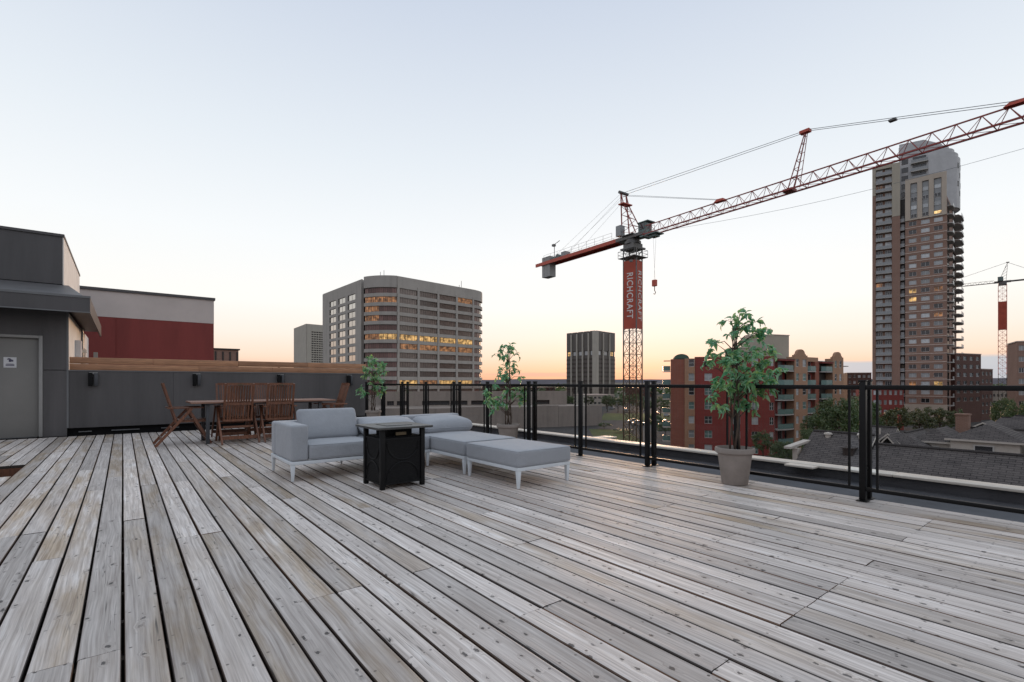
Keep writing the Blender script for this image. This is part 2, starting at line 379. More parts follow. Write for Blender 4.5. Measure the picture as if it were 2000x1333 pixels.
M['cedar'] = mat('stained_cedar', (.385, .195, .105), .6, 0, .35, 2.2, .25, stretch=(1.2, 18, 18), obrand=.2)
M['joist'] = mat('dark_joist_timber', (.05, .035, .026), .8, 0, .3, 3)
M['teak'] = mat('red_brown_teak', (.140, .055, .028), .48, 0, .35, 3, .15, stretch=(14, 14, 2), obrand=.3)
M['tabletop'] = mat('weathered_table_wood', (.27, .155, .115), .6, 0, .25, 3, .1, stretch=(1, 12, 12), spec=.2)
M['steel'] = mat('grey_powder_steel', (.055, .058, .065), .45, .2, .1)
M['brass'] = mat('brass_fitting', (.13, .10, .06), .5, .6, .2)
M['white'] = mat('white_powder_coat', (.70, .74, .77), .4, 0, .05)
M['pot'] = mat('taupe_plaster_pot', (.285, .245, .218), .8, 0, .15, 6, .3, 90)
M['soil'] = mat('potting_mix', (.05, .04, .03), .95, 0, .5, 40)
M['pebble'] = mat('white_pebble', (.72, .70, .66), .6, 0, .15, obrand=.15)
M['bark'] = mat('brown_bark', (.085, .058, .042), .85, 0, .4, 12, .5, stretch=(8, 8, 1.5))
M['leaf'] = leaf_mat('ficus_leaf', (.065, .290, .125, 1), (.500, .670, .220, 1), (.360, .640, .450, 1), .45)
M['treeleaf'] = leaf_mat('tree_foliage', (.065, .135, .040, 1), (.180, .210, .062, 1), (.105, .155, .060, 1), .28)
M['yellowleaf'] = leaf_mat('yellowing_tree_foliage', (.085, .110, .028, 1), (.140, .125, .030, 1), (.060, .088, .028, 1), .25)
M['concrete'] = concrete_mat('tower_concrete', (.430, .395, .355, 1))
M['podium'] = concrete_mat('podium_concrete', (.340, .300, .265, 1), .4)
M['paleconc'] = concrete_mat('pale_concrete', (.46, .42, .36, 1), .25)
M['darkinfill'] = mat('dark_brown_infill', (.035, .030, .027), .5, 0, .2)
M['brownpanel'] = mat('brown_tower_panel', (.105, .090, .080), .5, 0, .2)
M['bronze'] = mat('bronze_window_glass', (.185, .140, .118), .16, 0, .35, .6, spec=.7, obrand=.3)
M['darkglass'] = mat('dark_window_glass', (.022, .024, .028), .08, 0, .2, .6, spec=.9, obrand=.5)
M['paleglass'] = mat('curtained_window', (.44, .46, .47), .18, 0, .2, .8, spec=.8, obrand=.5)
M['litwarm'] = mat('lamplit_window', (.20, .12, .05), .2, 0, .4, 2, emit=(1, .60, .22), est=.42)
M['litdim'] = mat('dimly_lit_window', (.16, .09, .05), .2, 0, .4, 2, emit=(1, .45, .19), est=.17)
M['litpoint'] = mat('bright_lamp_window', (.3, .2, .1), .2, 0, .2, 2, emit=(1, .66, .28), est=1.6)
for nm_, hi in (('litwarm', .72), ('litdim', .30), ('litpoint', 1.3)):
    t_ = M[nm_].node_tree; b_ = t_.nodes['Principled BSDF']; tn = t_.nodes.new('ShaderNodeTexCoord'); ob_ = t_.nodes.new('ShaderNodeObjectInfo')
    ad = t_.nodes.new('ShaderNodeVectorMath'); t_.links.new(tn.outputs['Object'], ad.inputs[0]); t_.links.new(ob_.outputs['Location'], ad.inputs[1])
    nn_ = t_.nodes.new('ShaderNodeTexNoise'); nn_.inputs['Scale'].default_value = .75; nn_.inputs['Detail'].default_value = 4; t_.links.new(ad.outputs[0], nn_.inputs[0])
    mr_ = t_.nodes.new('ShaderNodeMapRange'); mr_.inputs[1].default_value = .38; mr_.inputs[2].default_value = .68; mr_.inputs[3].default_value = hi*.08; mr_.inputs[4].default_value = hi
    t_.links.new(nn_.outputs[0], mr_.inputs[0]); t_.links.new(mr_.outputs[0], b_.inputs['Emission Strength'])
M['mullion'] = mat('dark_bronze_mullion', (.070, .056, .050), .45, .4, .1)
M['redbrick'] = brick_mat('dark_red_brick', (.350, .052, .040, 1), (.280, .042, .034, 1), (.19, .08, .07, 1))
M['orangebrick'] = brick_mat('orange_brown_brick', (.380, .115, .068, 1), (.300, .090, .054, 1), (.27, .15, .12, 1))
M['tanbrick'] = brick_mat('tan_brick', (.500, .270, .155, 1), (.420, .225, .130, 1), (.36, .25, .19, 1))
M['brownbrick'] = brick_mat('brown_brick', (.330, .190, .140, 1), (.260, .148, .108, 1), (.33, .23, .19, 1))
M['whitewin'] = mat('white_window_frame', (.62, .62, .60), .5, 0, .05)
M['greenrail'] = mat('green_tinted_balcony_panel', (.13, .22, .20), .25, 0, .2, spec=.7)
M['greyrail'] = mat('grey_balcony_panel', (.30, .31, .315), .3, 0, .2, spec=.6)
M['copper'] = mat('green_copper_roof', (.075, .125, .095), .7, 0, .2)
M['beige'] = concrete_mat('beige_panel', (.46, .41, .33, 1), .2)
M['stone'] = concrete_mat('cream_stone', (.52, .44, .36, 1), .15)
M['line'] = mat('pale_stone_course', (.62, .50, .43), .8, 0, .1)
M['crown'] = mat('pale_grey_crown_panel', (.50, .49, .49), .5, 0, .12, .3)
M['slab'] = mat('balcony_slab_concrete', (.52, .49, .46), .8, 0, .15)
M['eave'] = mat('white_painted_eave', (.62, .58, .52), .55, 0, .08)
M['vinyl'] = mat('cream_vinyl_siding', (.46, .42, .36), .7, 0, .1)
M['cranered'] = mat('red_crane_paint', (.52, .085, .050), .5, .1, .2, 3)
M['cranegrey'] = mat('grey_crane_steel', (.150, .145, .140), .5, .3, .2, 3)
M['cranebar'] = mat('rusty_red_lattice_steel', (.310, .056, .048), .55, .1, .25, 3)
M['craneglow'] = mat('glow_tinted_mast_steel', (.100, .068, .040), .55, .2, .25, 3)  # orange backlight on the lower mast put into the steel colour
M['craneteal'] = mat('teal_grey_machinery', (.15, .21, .20), .5, .2, .15)
M['banner'] = mat('red_banner_cloth', (.46, .085, .050), .75, 0, .22, .5)
M['bannertext'] = mat('white_banner_print', (.80, .74, .70), .75, 0, .1)
M['ballast'] = mat('grey_ballast_concrete', (.40, .39, .37), .85, 0, .15)
M['cable'] = mat('steel_cable', (.16, .17, .185), .5, .5, 0)
M['grass'] = mat('mown_grass', (.075, .098, .022), .9, 0, .35, .5)
M['asphalt'] = mat('asphalt', (.055, .053, .052), .9, 0, .25, .4)
M['city'] = mat('distant_city_floor', (.050, .050, .040), .95, 0, .5, .02)
M['hill'] = mat('distant_wooded_hill', (.088, .078, .090), 1, 0, .3, .004)
M['ink'] = mat('sign_ink', (.035, .03, .08), .6, 0, 0)
M['paper'] = mat('white_sign_plate', (.66, .66, .68), .45, 0, .03)
M['firetile'] = mat('slate_table_tile', (.060, .058, .055), .38, 0, .3, 9, .1)
M['wicker'] = mat('black_wicker', (.010, .010, .0105), .6, 0, .4, 60, spec=.2)
GZ = -13.0
# ================================================================ THE DECK
deck = tag(thing('deck', (0, 0, 0), 'weathered grey timber roof deck of long boards with dark gaps', None), kind='structure')
PITCH, BW, BT, JS = .149, .1392, .036, .406
YEND = 13.74
def plank(xc, y0, y1, name='plank'):
    L = y1-y0-.004; hw = BW/2*rnd.uniform(.985, 1.008); c = .0088; mb = MB()
    cup = rnd.uniform(-.0015, .002)
    prof = [(-hw, -BT), (hw, -BT), (hw, -c), (hw-c*.33, -c*.33), (hw-c, 0), (hw*.4, -cup), (-hw*.4, -cup), (-hw+c, 0), (-hw+c*.33, -c*.33), (-hw, -c)]
    n = len(prof); b = len(mb.v)
    for yy in (-L/2, L/2): mb.v += [(x, yy, z) for x, z in prof]
    mb.f.append(list(range(n))); mb.f.append([n+i for i in range(n)][::-1]); mb.m += [0, 0]
    for i in range(n):
        j = (i+1) % n; mb.f.append([i, n+i, n+j, j]); mb.m.append(0)
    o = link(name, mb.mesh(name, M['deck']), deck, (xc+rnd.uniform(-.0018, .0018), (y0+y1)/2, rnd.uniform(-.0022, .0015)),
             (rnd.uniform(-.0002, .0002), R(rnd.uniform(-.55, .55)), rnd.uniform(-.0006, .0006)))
    return o
HX0, HX1, HY0, HY1 = -1.64, -1.02, 8.34, 9.40
for k in range(-19, 38):
    xc = PITCH*(k+.5); y = -1.4; first = True
    while y < YEND-.05:
        ln = JS*(rnd.choice([3, 5, 7, 9]) if first else rnd.choice([6, 9, 9, 12, 12])); first = False
        y1 = round((y+ln)/JS)*JS+.203
        if YEND-y1 < .9: y1 = YEND
        y1 = min(y1, YEND)
        segs = [(y, y1)]
        if HX0 < xc < HX1:
            segs = [(a, b) for a, b in ((y, min(y1, HY0)), (max(y, HY1), y1)) if b-a > .03]
        for a, b in segs: plank(xc, a, b)
        y = y1
XE = PITCH*38
for i in range(-4, 34):
    y = i*JS+.203
    segs = [(-2.85, XE-.03)]
    if HY0-.02 < y < HY1+.02: segs = [(-2.85, HX0-.02), (HX1+.02, XE-.03)]
    for a, b in segs: MB().box(a, b, y-.019, y+.019, -.185, -.039).obj('joist', M['joist'], deck)
MB().box(HX0-.06, HX1+.06, HY1+.001, HY1+.040, -.20, -.038).obj('opening_trimmer', M['teak'], deck)
MB().box(HX0-.06, HX1+.06, HY0-.040, HY0-.001, -.20, -.038).obj('opening_trimmer', M['cedar'], deck)
MB().box(XE-.028, XE+.008, -1.4, YEND, -.20, -.040).obj('edge_board', M['blackmat'], deck)

# ---------------------------------------------------------------- own roof and parapet round the deck
MB().box(-3.2, 9.2, -6, 14.6, -.62, -.46).obj('lower_roof', M['membrane'], None)['kind'] = 'structure'
ROOF = COL.objects['lower_roof']
for x in (6.55, 7.55, 8.5):
    MB().box(x, x+.09, -5.9, 14.5, -.46, -.452).obj('membrane_seam', M['blackmat'], ROOF, world=False)
par = tag(thing('roof_parapet', (9.3, 4, -.45), 'low roof edge wall with pale metal cap beyond the railing', 'parapet'))
MB().box(9.14, 9.36, -6, 16, -13, -.30).obj('wall', M['membrane'], par)
for i in range(8):
    y0 = -6+i*2.75
    MB().box(9.08, 9.42, y0, y0+2.744, -.30, -.262).obj('metal_cap', M['cap'], par, bevel=.006)
MB().box(8.86, 9.078, 3.25, 3.70, -.30, -.268).obj('metal_cap', M['cap'], par, bevel=.006)
MB().box(9.43, 9.98, 8.25, 8.62, -.31, -.268).obj('metal_cap', M['cap'], par, bevel=.006)
MB().box(9.365, 9.95, 8.28, 8.59, -13, -.312).obj('wall', M['membrane'], par)
own = tag(thing('own_building', (3, 5, -13), 'lower storeys of the building under the deck', 'building'))
MB().box(-3.2, 9.135, -6, 14.6, -13, -.625).obj('wall', M['podium'], own)

# ---------------------------------------------------------------- railing: one post-to-post section after another
rail = thing('deck_railing', (5.5, 4, 0), 'black metal railing with smoked glass panels along the deck edge', 'railing')
RX = 5.5; PW = .064
bays = [-3.3, -.86, 1.587, 4.03, 6.48, 8.93, 11.38, 13.70]
RT0, RT1, RB0, RB1 = 1.055, 1.098, .098, .132
PW = .052
def post(y, x=RX):
    p = MB().box(x-PW/2, x+PW/2, y-PW/2, y+PW/2, .010, 1.132).obj('post', M['black'], rail, bevel=.003)
    MB().box(x-.032, x+.032, y-.032, y+.032, 1.1325, 1.146).obj('post_cap', M['black'], p, bevel=.003)
    MB().box(x-.055, x+.055, y-.045, y+.045, .0025, .0098).obj('base_plate', M['black'], p, bevel=.002)
    return p
for a, b in zip(bays[:-1], bays[1:]):
    post(a); post((a+b)/2)
    q = post(a, RX+.145)                       # outer stay post, tied to the inner one
    for z in (.30, .98): MB().box(RX+PW/2+.001, RX+.145-PW/2-.001, a-.01, a+.01, z-.012, z+.012).obj('tie_bar', M['black'], q)
    for u, v in ((a, (a+b)/2), ((a+b)/2, b)):
        s, t = u+PW/2+.001, v-PW/2-.001
        MB().box(RX-.025, RX+.025, s, t, RT0, RT1).obj('top_rail', M['black'], rail, bevel=.004)
        MB().box(RX-.019, RX+.019, s, t, RB0, RB1).obj('bottom_rail', M['black'], rail, bevel=.003)
        for q in (s+.085, t-.085):
            MB().box(RX-.012, RX+.012, q-.008, q+.008, RB1+.001, RT0-.001).obj('glass_stop', M['black'], rail)
        MB().box(RX-.003, RX+.003, s+.0945, t-.0945, RB1+.001, RT0-.001).obj('glass_panel', M['glass'], rail)
post(bays[-1])

# ---------------------------------------------------------------- stair-head building on the left
ph = thing('stairhead_building', (-3, 15, 0), 'dark grey stairhead building with flat canopy above its grey door', 'building')
WY = 14.0
DX0, DX1, DH = -2.30, -1.30, 2.09
MB().box(-6.5, DX0, WY, 22, -.4, 2.62).box(DX1, -.93, WY+.02, 22, -.4, 2.62).box(DX0, DX1, WY+.02, 22, DH, 2.62).box(DX0, DX1, WY+.35, 22, -.4, DH).obj('wall', M['siding2'], ph)
MB().box(DX1+.001, -.925, WY-.012, WY+.018, .0, 1.375).obj('wall_panel', M['siding'], ph)
MB().box(DX1+.001, -.925, WY-.012, WY+.018, 1.392, 2.62).obj('wall_panel', M['siding'], ph)
MB().box(DX0, DX1, WY-.012, WY+.018, DH+.001, 2.62).obj('wall_panel', M['siding'], ph)
MB().box(-.929, -.912, WY+.03, 22, 1.2, 2.62).obj('side_wall', M['cream'], ph)
MB().box(-.932, -.900, WY-.016, WY+.028, .16, 2.62).obj('corner_trim', M['trim'], ph)
dr = MB().box(DX0+.06, DX1-.065, WY+.05, WY+.095, .012, DH-.06).obj('door', M['doorgrey'], ph, bevel=.003)
f = MB().box(DX0, DX0+.058, WY-.03, WY+.10, 0.004, DH).box(DX1-.058, DX1, WY-.03, WY+.10, .004, DH).box(DX0+.0581, DX1-.0581, WY-.03, WY+.10, DH-.056, DH).obj('door_frame', M['frame'], ph, bevel=.004)
MB().box(DX0+.08, DX1-.08, WY-.02, WY+.045, .003, .011).obj('threshold', M['trim'], ph)
MB().box(-2.16, -2.13, WY-.01, WY+.048, 1.0, 1.03).box(-2.16, -2.03, WY-.03, WY-.012, 1.0, 1.022).obj('door_handle', M['trim'], dr)
sg = MB().box(-1.875, -1.69, WY+.044, WY+.0495, 1.425, 1.635).obj('notice', M['paper'], dr)
g = MB()
for (a, b, c, d) in ((-1.825, -1.76, 1.585, 1.598), (-1.815, -1.775, 1.600, 1.612), (-1.80, -1.735, 1.560, 1.583), (-1.80, -1.765, 1.540, 1.558), (-1.765, -1.735, 1.545, 1.556),
                   (-1.845, -1.72, 1.484, 1.492), (-1.835, -1.73, 1.496, 1.503), (-1.845, -1.72, 1.462, 1.476), (-1.875, -1.69, 1.447, 1.4485)):
    g.box(a, b, WY+.0425, WY+.0438, c, d)
g.obj('printed_pictogram', M['ink'], dr)
# flat canopy with deep fascia
CX1, CY0, CY1 = -.54, 13.30, 20.0
MB().box(-2.32, CX1, CY0, CY1, 2.70, 2.88).obj('canopy', M['siding2'], ph)
MB().box(-2.321, CX1+.012, CY0-.012, CY0+.02, 2.555, 2.885).box(CX1-.02, CX1+.012, CY0+.021, CY1, 2.555, 2.885).box(-6.5, -2.322, CY0-.45, CY1, 2.555, 2.885).obj('fascia', M['siding2'], ph)
MB().box(-6.5, CX1+.022, CY0-.024, CY0-.0125, 2.85, 2.895).box(-6.5, CX1+.022, CY0-.024, CY0-.0125, 2.548, 2.572).obj('drip_edge', M['trim'], ph)
MB().hexa([(-6.5, CY0+.03, 2.886), (CX1-.1, CY0+.03, 2.886), (-1.0, 15.5, 3.30), (-6.5, 15.5, 3.30), (-6.5, CY0+.03, 2.90), (CX1-.1, CY0+.03, 2.90), (-1.0, 15.5, 3.40), (-6.5, 15.5, 3.40)]).obj('lean_to_roof', M['siding2'], ph)
MB().box(-6.5, -1.105, 15.50, 20.9, 3.38, 4.52).obj('upper_wall', M['siding2'], ph)
MB().box(-1.104, -1.085, 15.52, 20.9, 3.20, 4.52).obj('upper_side_wall', M['cream'], ph)
MB().box(-6.5, -1.07, 15.47, 20.95, 4.521, 4.58).obj('roof_flashing', M['siding'], ph)
MB().box(-6.5, -1.10, 15.47, 15.499, 3.36, 3.41).obj('base_flashing', M['blackmat'], ph)
# fittings on the cream side wall
MB().box(-.911, -.80, 15.9, 16.3, 1.75, 2.15).obj('meter_box', M['paper'], ph)
MB().box(-.911, -.74, 16.9, 17.05, 1.9, 1.98).obj('side_lamp', M['eave'], ph)
MB().tube([(-.86, 17.6, 1.3), (-.86, 17.6, 2.6)], .03, 8).obj('downpipe', M['trim'], ph)
MB().box(-.911, -.86, 18.2, 19.2, .5, 2.1).obj('side_door', M['frame'], ph)
MB().box(-.70, -.60, 19.6, 19.7, .5, 2.05).obj('side_post', M['frame'], ph)

# ---------------------------------------------------------------- clad parapet wall at the far end, cedar boards on top
pw = thing('clad_end_wall', (2.4, 14.1, 0), 'charcoal panel wall closing the far end of the deck behind the dining table', 'wall')
PB = [-1.245, .93, 3.37, 5.64]
for i in range(3):
    MB().box(PB[i]+.002 if i else -.90, PB[i+1]-.002, WY+.0, WY+.03, .155, 1.37).obj('panel', M['siding'], pw)
MB().box(-.90, 5.64, WY+.031, WY+.22, .16, 1.365).obj('core', M['siding2'], pw)
MB().box(-.90, 5.66, WY-.012, WY+.25, 1.371, 1.392).obj('cap_flashing', M['trim'], pw)
MB().box(-1.29, 5.64, WY+.10, WY+.22, -.45, .159).obj('recessed_base', M['blackmat'], pw)
for x, l in ((-.75, .22), (-.2, .5), (.7, .35), (1.5, .4), (3.0, .3)):
    MB().box(x, x+l, WY+.06, WY+.095, .055, .075).obj('gap_glimpse', M['trim'], pw)  # grey strips added for white glimpses in the dark gap
fx = thing('cedar_screen', (2.4, 14.15, 1.39), 'low screen of two brown cedar boards on top of the charcoal wall', 'screen')
for z0, z1 in ((1.394, 1.528), (1.5335, 1.672)):
    cuts = [-.895, .55, 2.3, 4.0, 5.66] if z0 > 1.5 else [-.895, 1.45, 3.1, 5.66]
    for a, b in zip(cuts[:-1], cuts[1:]):
        MB().box(-(b-a)/2+.002, (b-a)/2-.002, -.019, .019, -(z1-z0)/2, (z1-z0)/2).obj('board', M['cedar'], fx, world=False, bevel=.003,
                loc=((a+b)/2-2.4, WY+.12+rnd.uniform(-.003, .003)-14.15, (z0+z1)/2-1.39))
for x in (-.50, 1.40, 3.27, 5.11):
    MB().box(x-.02, x+.02, WY+.141, WY+.18, 1.393, 1.66).obj('post', M['cedar'], fx)
LBL = ['black twin tube wall fitting nearest the grey door', 'black twin tube wall fitting above the left head of the dining table',
       'black twin tube wall fitting behind the right half of the dining table', 'black twin tube wall fitting nearest the far potted plant']
for i, x in enumerate((-.50, 1.395, 3.27, 5.11)):
    b = thing('wall_fitting', (x, WY, 1.19), LBL[i], 'wall fitting', 'black fittings along the charcoal wall')
    MB().box(x-.075, x+.075, WY-.013, WY-.001, 1.30, 1.345).obj('mount_plate', M['frame'], b)
    MB().box(x-.085, x-.012, WY-.10, WY-.014, 1.045, 1.335).obj('left_tube', M['blackmat'], b, bevel=.012)
    MB().box(x+.012, x+.080, WY-.085, WY-.014, 1.05, 1.33).obj('right_tube', M['steel'], b, bevel=.012)

nb = thing('red_stucco_building', (-2, 24, GZ), 'flat roofed neighbour with dark red lower wall and pinkish grey upper band', 'building')
MB().box(-9, 3.0, 24, 34, -13, 3.6).obj('lower_wall', M['redstucco'], nb)
MB().box(-9, 3.004, 23.995, 34, 3.602, 4.58).obj('upper_wall', M['greystucco'], nb)
MB().box(-9, 3.05, 23.94, 34.05, 4.582, 4.68).obj('roof_flashing', M['siding'], nb)
for x in (-.2,): MB().box(x, x+.012, 23.985, 23.999, -1, 3.6).obj('render_joint', M['redstucco'], nb)
mh = thing('rooftop_plant_room', (5.6, 45, GZ), 'small brown ribbed plant room beyond the red stucco neighbour', 'plant room')
MB().box(3.0, 7.35, 45, 49, -13, 3.75).obj('wall', M['brownbrick'], mh)
for i in range(9): MB().box(3.2+i*.5, 3.3+i*.5, 44.93, 44.999, -2, 3.6).obj('wall_rib', M['darkinfill'], mh)
MB().box(2.9, 7.45, 44.9, 49.1, 3.751, 3.86).obj('roof_edge', M['darkinfill'], mh)

# ================================================================ FURNITURE
def cush_mesh(name, sx, sy, sz, r, puff, m, bot=True, wr=.004, seed=0):
    def ax(h):
        t = [0, .18, .45, .75, 1.0]; n = 7
        a = [-h+r*q for q in t]; b = [h-r*q for q in t[::-1]]
        return a+[a[-1]+(b[0]-a[-1])*i/n for i in range(1, n)]+b
    A = [ax(sx/2), ax(sy/2), ax(sz/2)]; h = (sx/2, sy/2, sz/2)
    idx = {}; mb = MB()
    def vid(p):
        key = tuple(round(c, 6) for c in p)
        if key in idx: return idx[key]
        inner = [max(-h[i]+r, min(h[i]-r, p[i])) for i in range(3)]
        d = Vector(p)-Vector(inner); q = Vector(inner)+(d.normalized()*r if d.length > 1e-7 else Vector())
        ux, uy = q.x/h[0], q.y/h[1]
        k = max(0, 1-abs(ux)**2.4)*max(0, 1-abs(uy)**2.4)
        sgn = q.z/h[2] if (bot or q.z > 0) else 0
        q = Vector((q.x, q.y, q.z+puff*k*sgn))
        if wr: q.z += wr*1.6*mnoise.noise(Vector((q.x*4.2, q.y*4.2, seed*3.1)))*k
        if wr: q += Vector((mnoise.noise(q*6+Vector((seed, 0, 0))), mnoise.noise(q*6+Vector((0, seed, 7))), mnoise.noise(q*5+Vector((3, 1, seed)))))*wr
        idx[key] = len(mb.v); mb.v.append(tuple(q)); return idx[key]
    for a in range(3):
        b, c = (a+1) % 3, (a+2) % 3
        for s in (0, -1):
            for i in range(len(A[b])-1):
                for j in range(len(A[c])-1):
                    def P(ii, jj):
                        p = [0, 0, 0]; p[a] = A[a][s]; p[b] = A[b][ii]; p[c] = A[c][jj]; return vid(p)
                    q = [P(i, j), P(i+1, j), P(i+1, j+1), P(i, j+1)]
                    mb.f.append(q if s == -1 else q[::-1]); mb.m.append(0)
    return mb.mesh(name, m, smooth=True)
def block(name, x0, x1, y0, y1, z0, z1, parent, r=.03, puff=0, bot=False, wr=.0035, m='fabric', seed=0):
    o = link(name, cush_mesh(name, x1-x0, y1-y0, z1-z0, r, puff, M[m], bot, wr, seed), parent)
    o.location = Vector(((x0+x1)/2, (y0+y1)/2, (z0+z1)/2))-WL[parent]
    if puff:
        for sg_ in (1, -1): piping(o, x1-x0, y1-y0, sg_*((z1-z0)/2-r*.28), r, inset=r*.24)
    return o
def piping(o, sx, sy, z, r, rad=.0042, inset=.0, flat=True):
    """welt cord round a cushion"""
    h0, h1 = sx/2-inset, sy/2-inset; pts = []
    for cx, cy, a0 in ((h0-r, h1-r, 0), (-h0+r, h1-r, pi/2), (-h0+r, -h1+r, pi), (h0-r, -h1+r, 3*pi/2)):
        for i in range(6):
            a = a0+pi/2*i/5; pts.append((cx+r*cos(a), cy+r*sin(a), z))
    pts.append(pts[0]); MB().tube(pts, rad, 6, cap=False).obj('piping', M['fabric'], o, world=False, smooth=True)
def sofa_frame(par, x0, x1, y0, y1, legs):
    z0, z1, t = .188, .228, .045
    MB().box(x0, x1, y0, y0+t, z0, z1).box(x0, x1, y1-t, y1, z0, z1).box(x0, x0+t, y0+t+.0005, y1-t-.0005, z0, z1).box(x1-t, x1, y0+t+.0005, y1-t-.0005, z0, z1).obj('frame', M['white'], par, bevel=.004)
    n = int((x1-x0-.1)/.09)
    s = MB()
    for i in range(n): s.box(x0+t+.04+i*.09, x0+t+.09+i*.09, y0+t+.001, y1-t-.001, .212, .222)
    s.obj('support_slats', M['white'], par)
    for x, y in legs:
        MB().bar((x, y, .004), (x, y, .1875), .026, .026, a2=.046, b2=.046).obj('leg', M['white'], par, bevel=.003)

s1 = thing('loveseat_section', (2.35, 6.3, 0), 'grey upholstered loveseat section with left arm on white metal legs', 'sofa')
sofa_frame(s1, 1.475, 3.235, 5.85, 6.80, [(1.50, 5.875), (1.50, 6.775), (3.205, 5.875), (3.205, 6.775), (2.36, 6.775)])
block('arm', 1.478, 1.665, 5.845, 6.60, .230, .640, s1, .028, wr=.0015)
block('back', 1.478, 3.232, 6.605, 6.80, .230, .635, s1, .03, wr=.0015, seed=2)
block('seat_cushion', 1.672, 2.448, 5.84, 6.60, .232, .408, s1, .03, .012, seed=3)
block('seat_cushion', 2.454, 3.228, 5.84, 6.60, .232, .408, s1, .03, .012, seed=4)
s2 = thing('chaise_section', (3.7, 6, 0), 'grey chaise longue section with low back between loveseat and ottoman', 'chaise longue')
sofa_frame(s2, 3.245, 4.06, 5.04, 6.80, [(3.27, 5.065), (4.03, 5.065), (3.27, 6.775), (4.03, 6.775)])
block('back', 3.248, 4.17, 6.605, 6.80, .230, .638, s2, .03, wr=.0015, seed=5)
block('seat_cushion', 3.240, 4.065, 5.03, 6.60, .232, .405, s2, .03, .010, seed=6)
s3 = thing('ottoman', (3.63, 4.48, 0), 'square grey ottoman on white tapered legs at the open end of the chaise', 'ottoman')
sofa_frame(s3, 3.235, 4.00, 3.985, 4.96, [(3.26, 4.01), (3.975, 4.01), (3.26, 4.935), (3.975, 4.935)])
block('cushion', 3.225, 4.01, 3.975, 4.97, .230, .402, s3, .028, .008, seed=7)
def pillow(label, sx, sy, sz, loc, rx, seed, rz=0, r=.05, puff=.03):
    o = link('back_cushion', cush_mesh('back_cushion', sx, sy, sz, r, puff, M['fabric'], True, .007, seed), None, loc, (R(rx), 0, R(rz)))
    tag(o, label, 'cushion', 'loose grey cushions on the sectional sofa'); piping(o, sx, sy, 0, r, .005, -.001)
pillow('grey cushion standing upright against the loveseat back beside the arm', .75, .40, .11, (2.09, 6.49, .588), 72, 11, 1.5, .045, .042)
pillow('grey cushion slumped low on the loveseat seat behind the black fire table', .78, .46, .15, (2.86, 6.33, .505), 16, 12, -1, .072, .040)
pillow('plump grey cushion slumped against the back of the chaise', .82, .48, .17, (3.70, 6.33, .512), 9, 13, 0, .083, .030)

# fire table
ft = thing('fire_table', (2.36, 5.1, 0), 'black square fire table with overhanging slate top and crossed arc side panels', 'fire table')
tx0, tx1, ty0, ty1 = 2.035, 2.675, 4.775, 5.39
bx0, bx1, by0, by1 = 2.10, 2.61, 4.84, 5.325
MB().box(tx0, tx1, ty0, ty1, .632, .656).obj('top', M['firetile'], ft, bevel=.004)
MB().box(tx0+.17, tx1-.17, ty0+.16, ty1-.16, .657, .662).obj('burner_lid', M['firetile'], ft, bevel=.002)
for x in (bx0, bx1):
    for y in (by0, by1):
        sx = .048 if x == bx0 else -.048; sy = .048 if y == by0 else -.048
        MB().box(min(x, x+sx), max(x, x+sx), min(y, y+sy), max(y, y+sy), .0, .631).obj('corner_post', M['black'], ft, bevel=.004)
MB().box(bx0+.11, bx1-.11, by0+.10, by1-.10, .548, .6315).obj('burner_box', M['blackmat'], ft)
MB().box(bx0+.18, bx0+.30, by0+.03, by0+.05, .560, .592).obj('control_plate', M['brass'], ft)
MB().box(bx0+.03, bx1-.03, by0+.03, by1-.03, .535, .547).obj('shelf', M['blackmat'], ft)
def fpanel(face):
    mb = MB(); rings = MB(); z0, z1 = .045, .534
    w_ = (bx1-bx0-.098) if face in 'sn' else (by1-by0-.098)
    def T(s, o, z):
        if face == 's': return (bx0+.049+s, by0+.016-o, z)
        if face == 'n': return (bx0+.049+s, by1-.016+o, z)
        if face == 'w': return (bx0+.016-o, by0+.049+s, z)
        return (bx1-.016+o, by0+.049+s, z)
    def bx(s0, s1, o0, o1, a, b, t=mb):
        t.hexa([T(s0, o0, a), T(s1, o0, a), T(s1, o1, a), T(s0, o1, a), T(s0, o0, b), T(s1, o0, b), T(s1, o1, b), T(s0, o1, b)])
    bx(0, w_, -.012, -.004, z0, z1)
    n = 30
    for i in range(n):
        a = z0+.012+(z1-z0-.024)*i/n; bx(.012, w_-.012, -.004, .001, a, a+(z1-z0-.024)/n*.72)
    bx(0, w_, -.004, .006, z0, z0+.018); bx(0, w_, -.004, .006, z1-.018, z1)
    c = w_/2; zc = (z0+z1)/2; r = w_*.44
    for sgn in (1, -1):
        pts = [T(c+r*cos(t), .004, zc+sgn*(r+.012)-sgn*r*sin(t)) for t in [pi*i/18 for i in range(19)]]
        rings.tube(pts, .0075, 6)
    p = mb.obj('side_panel', M['wicker'], ft); rings.obj('arc_trim', M['black'], p)
for fc in 'snwe': fpanel(fc)

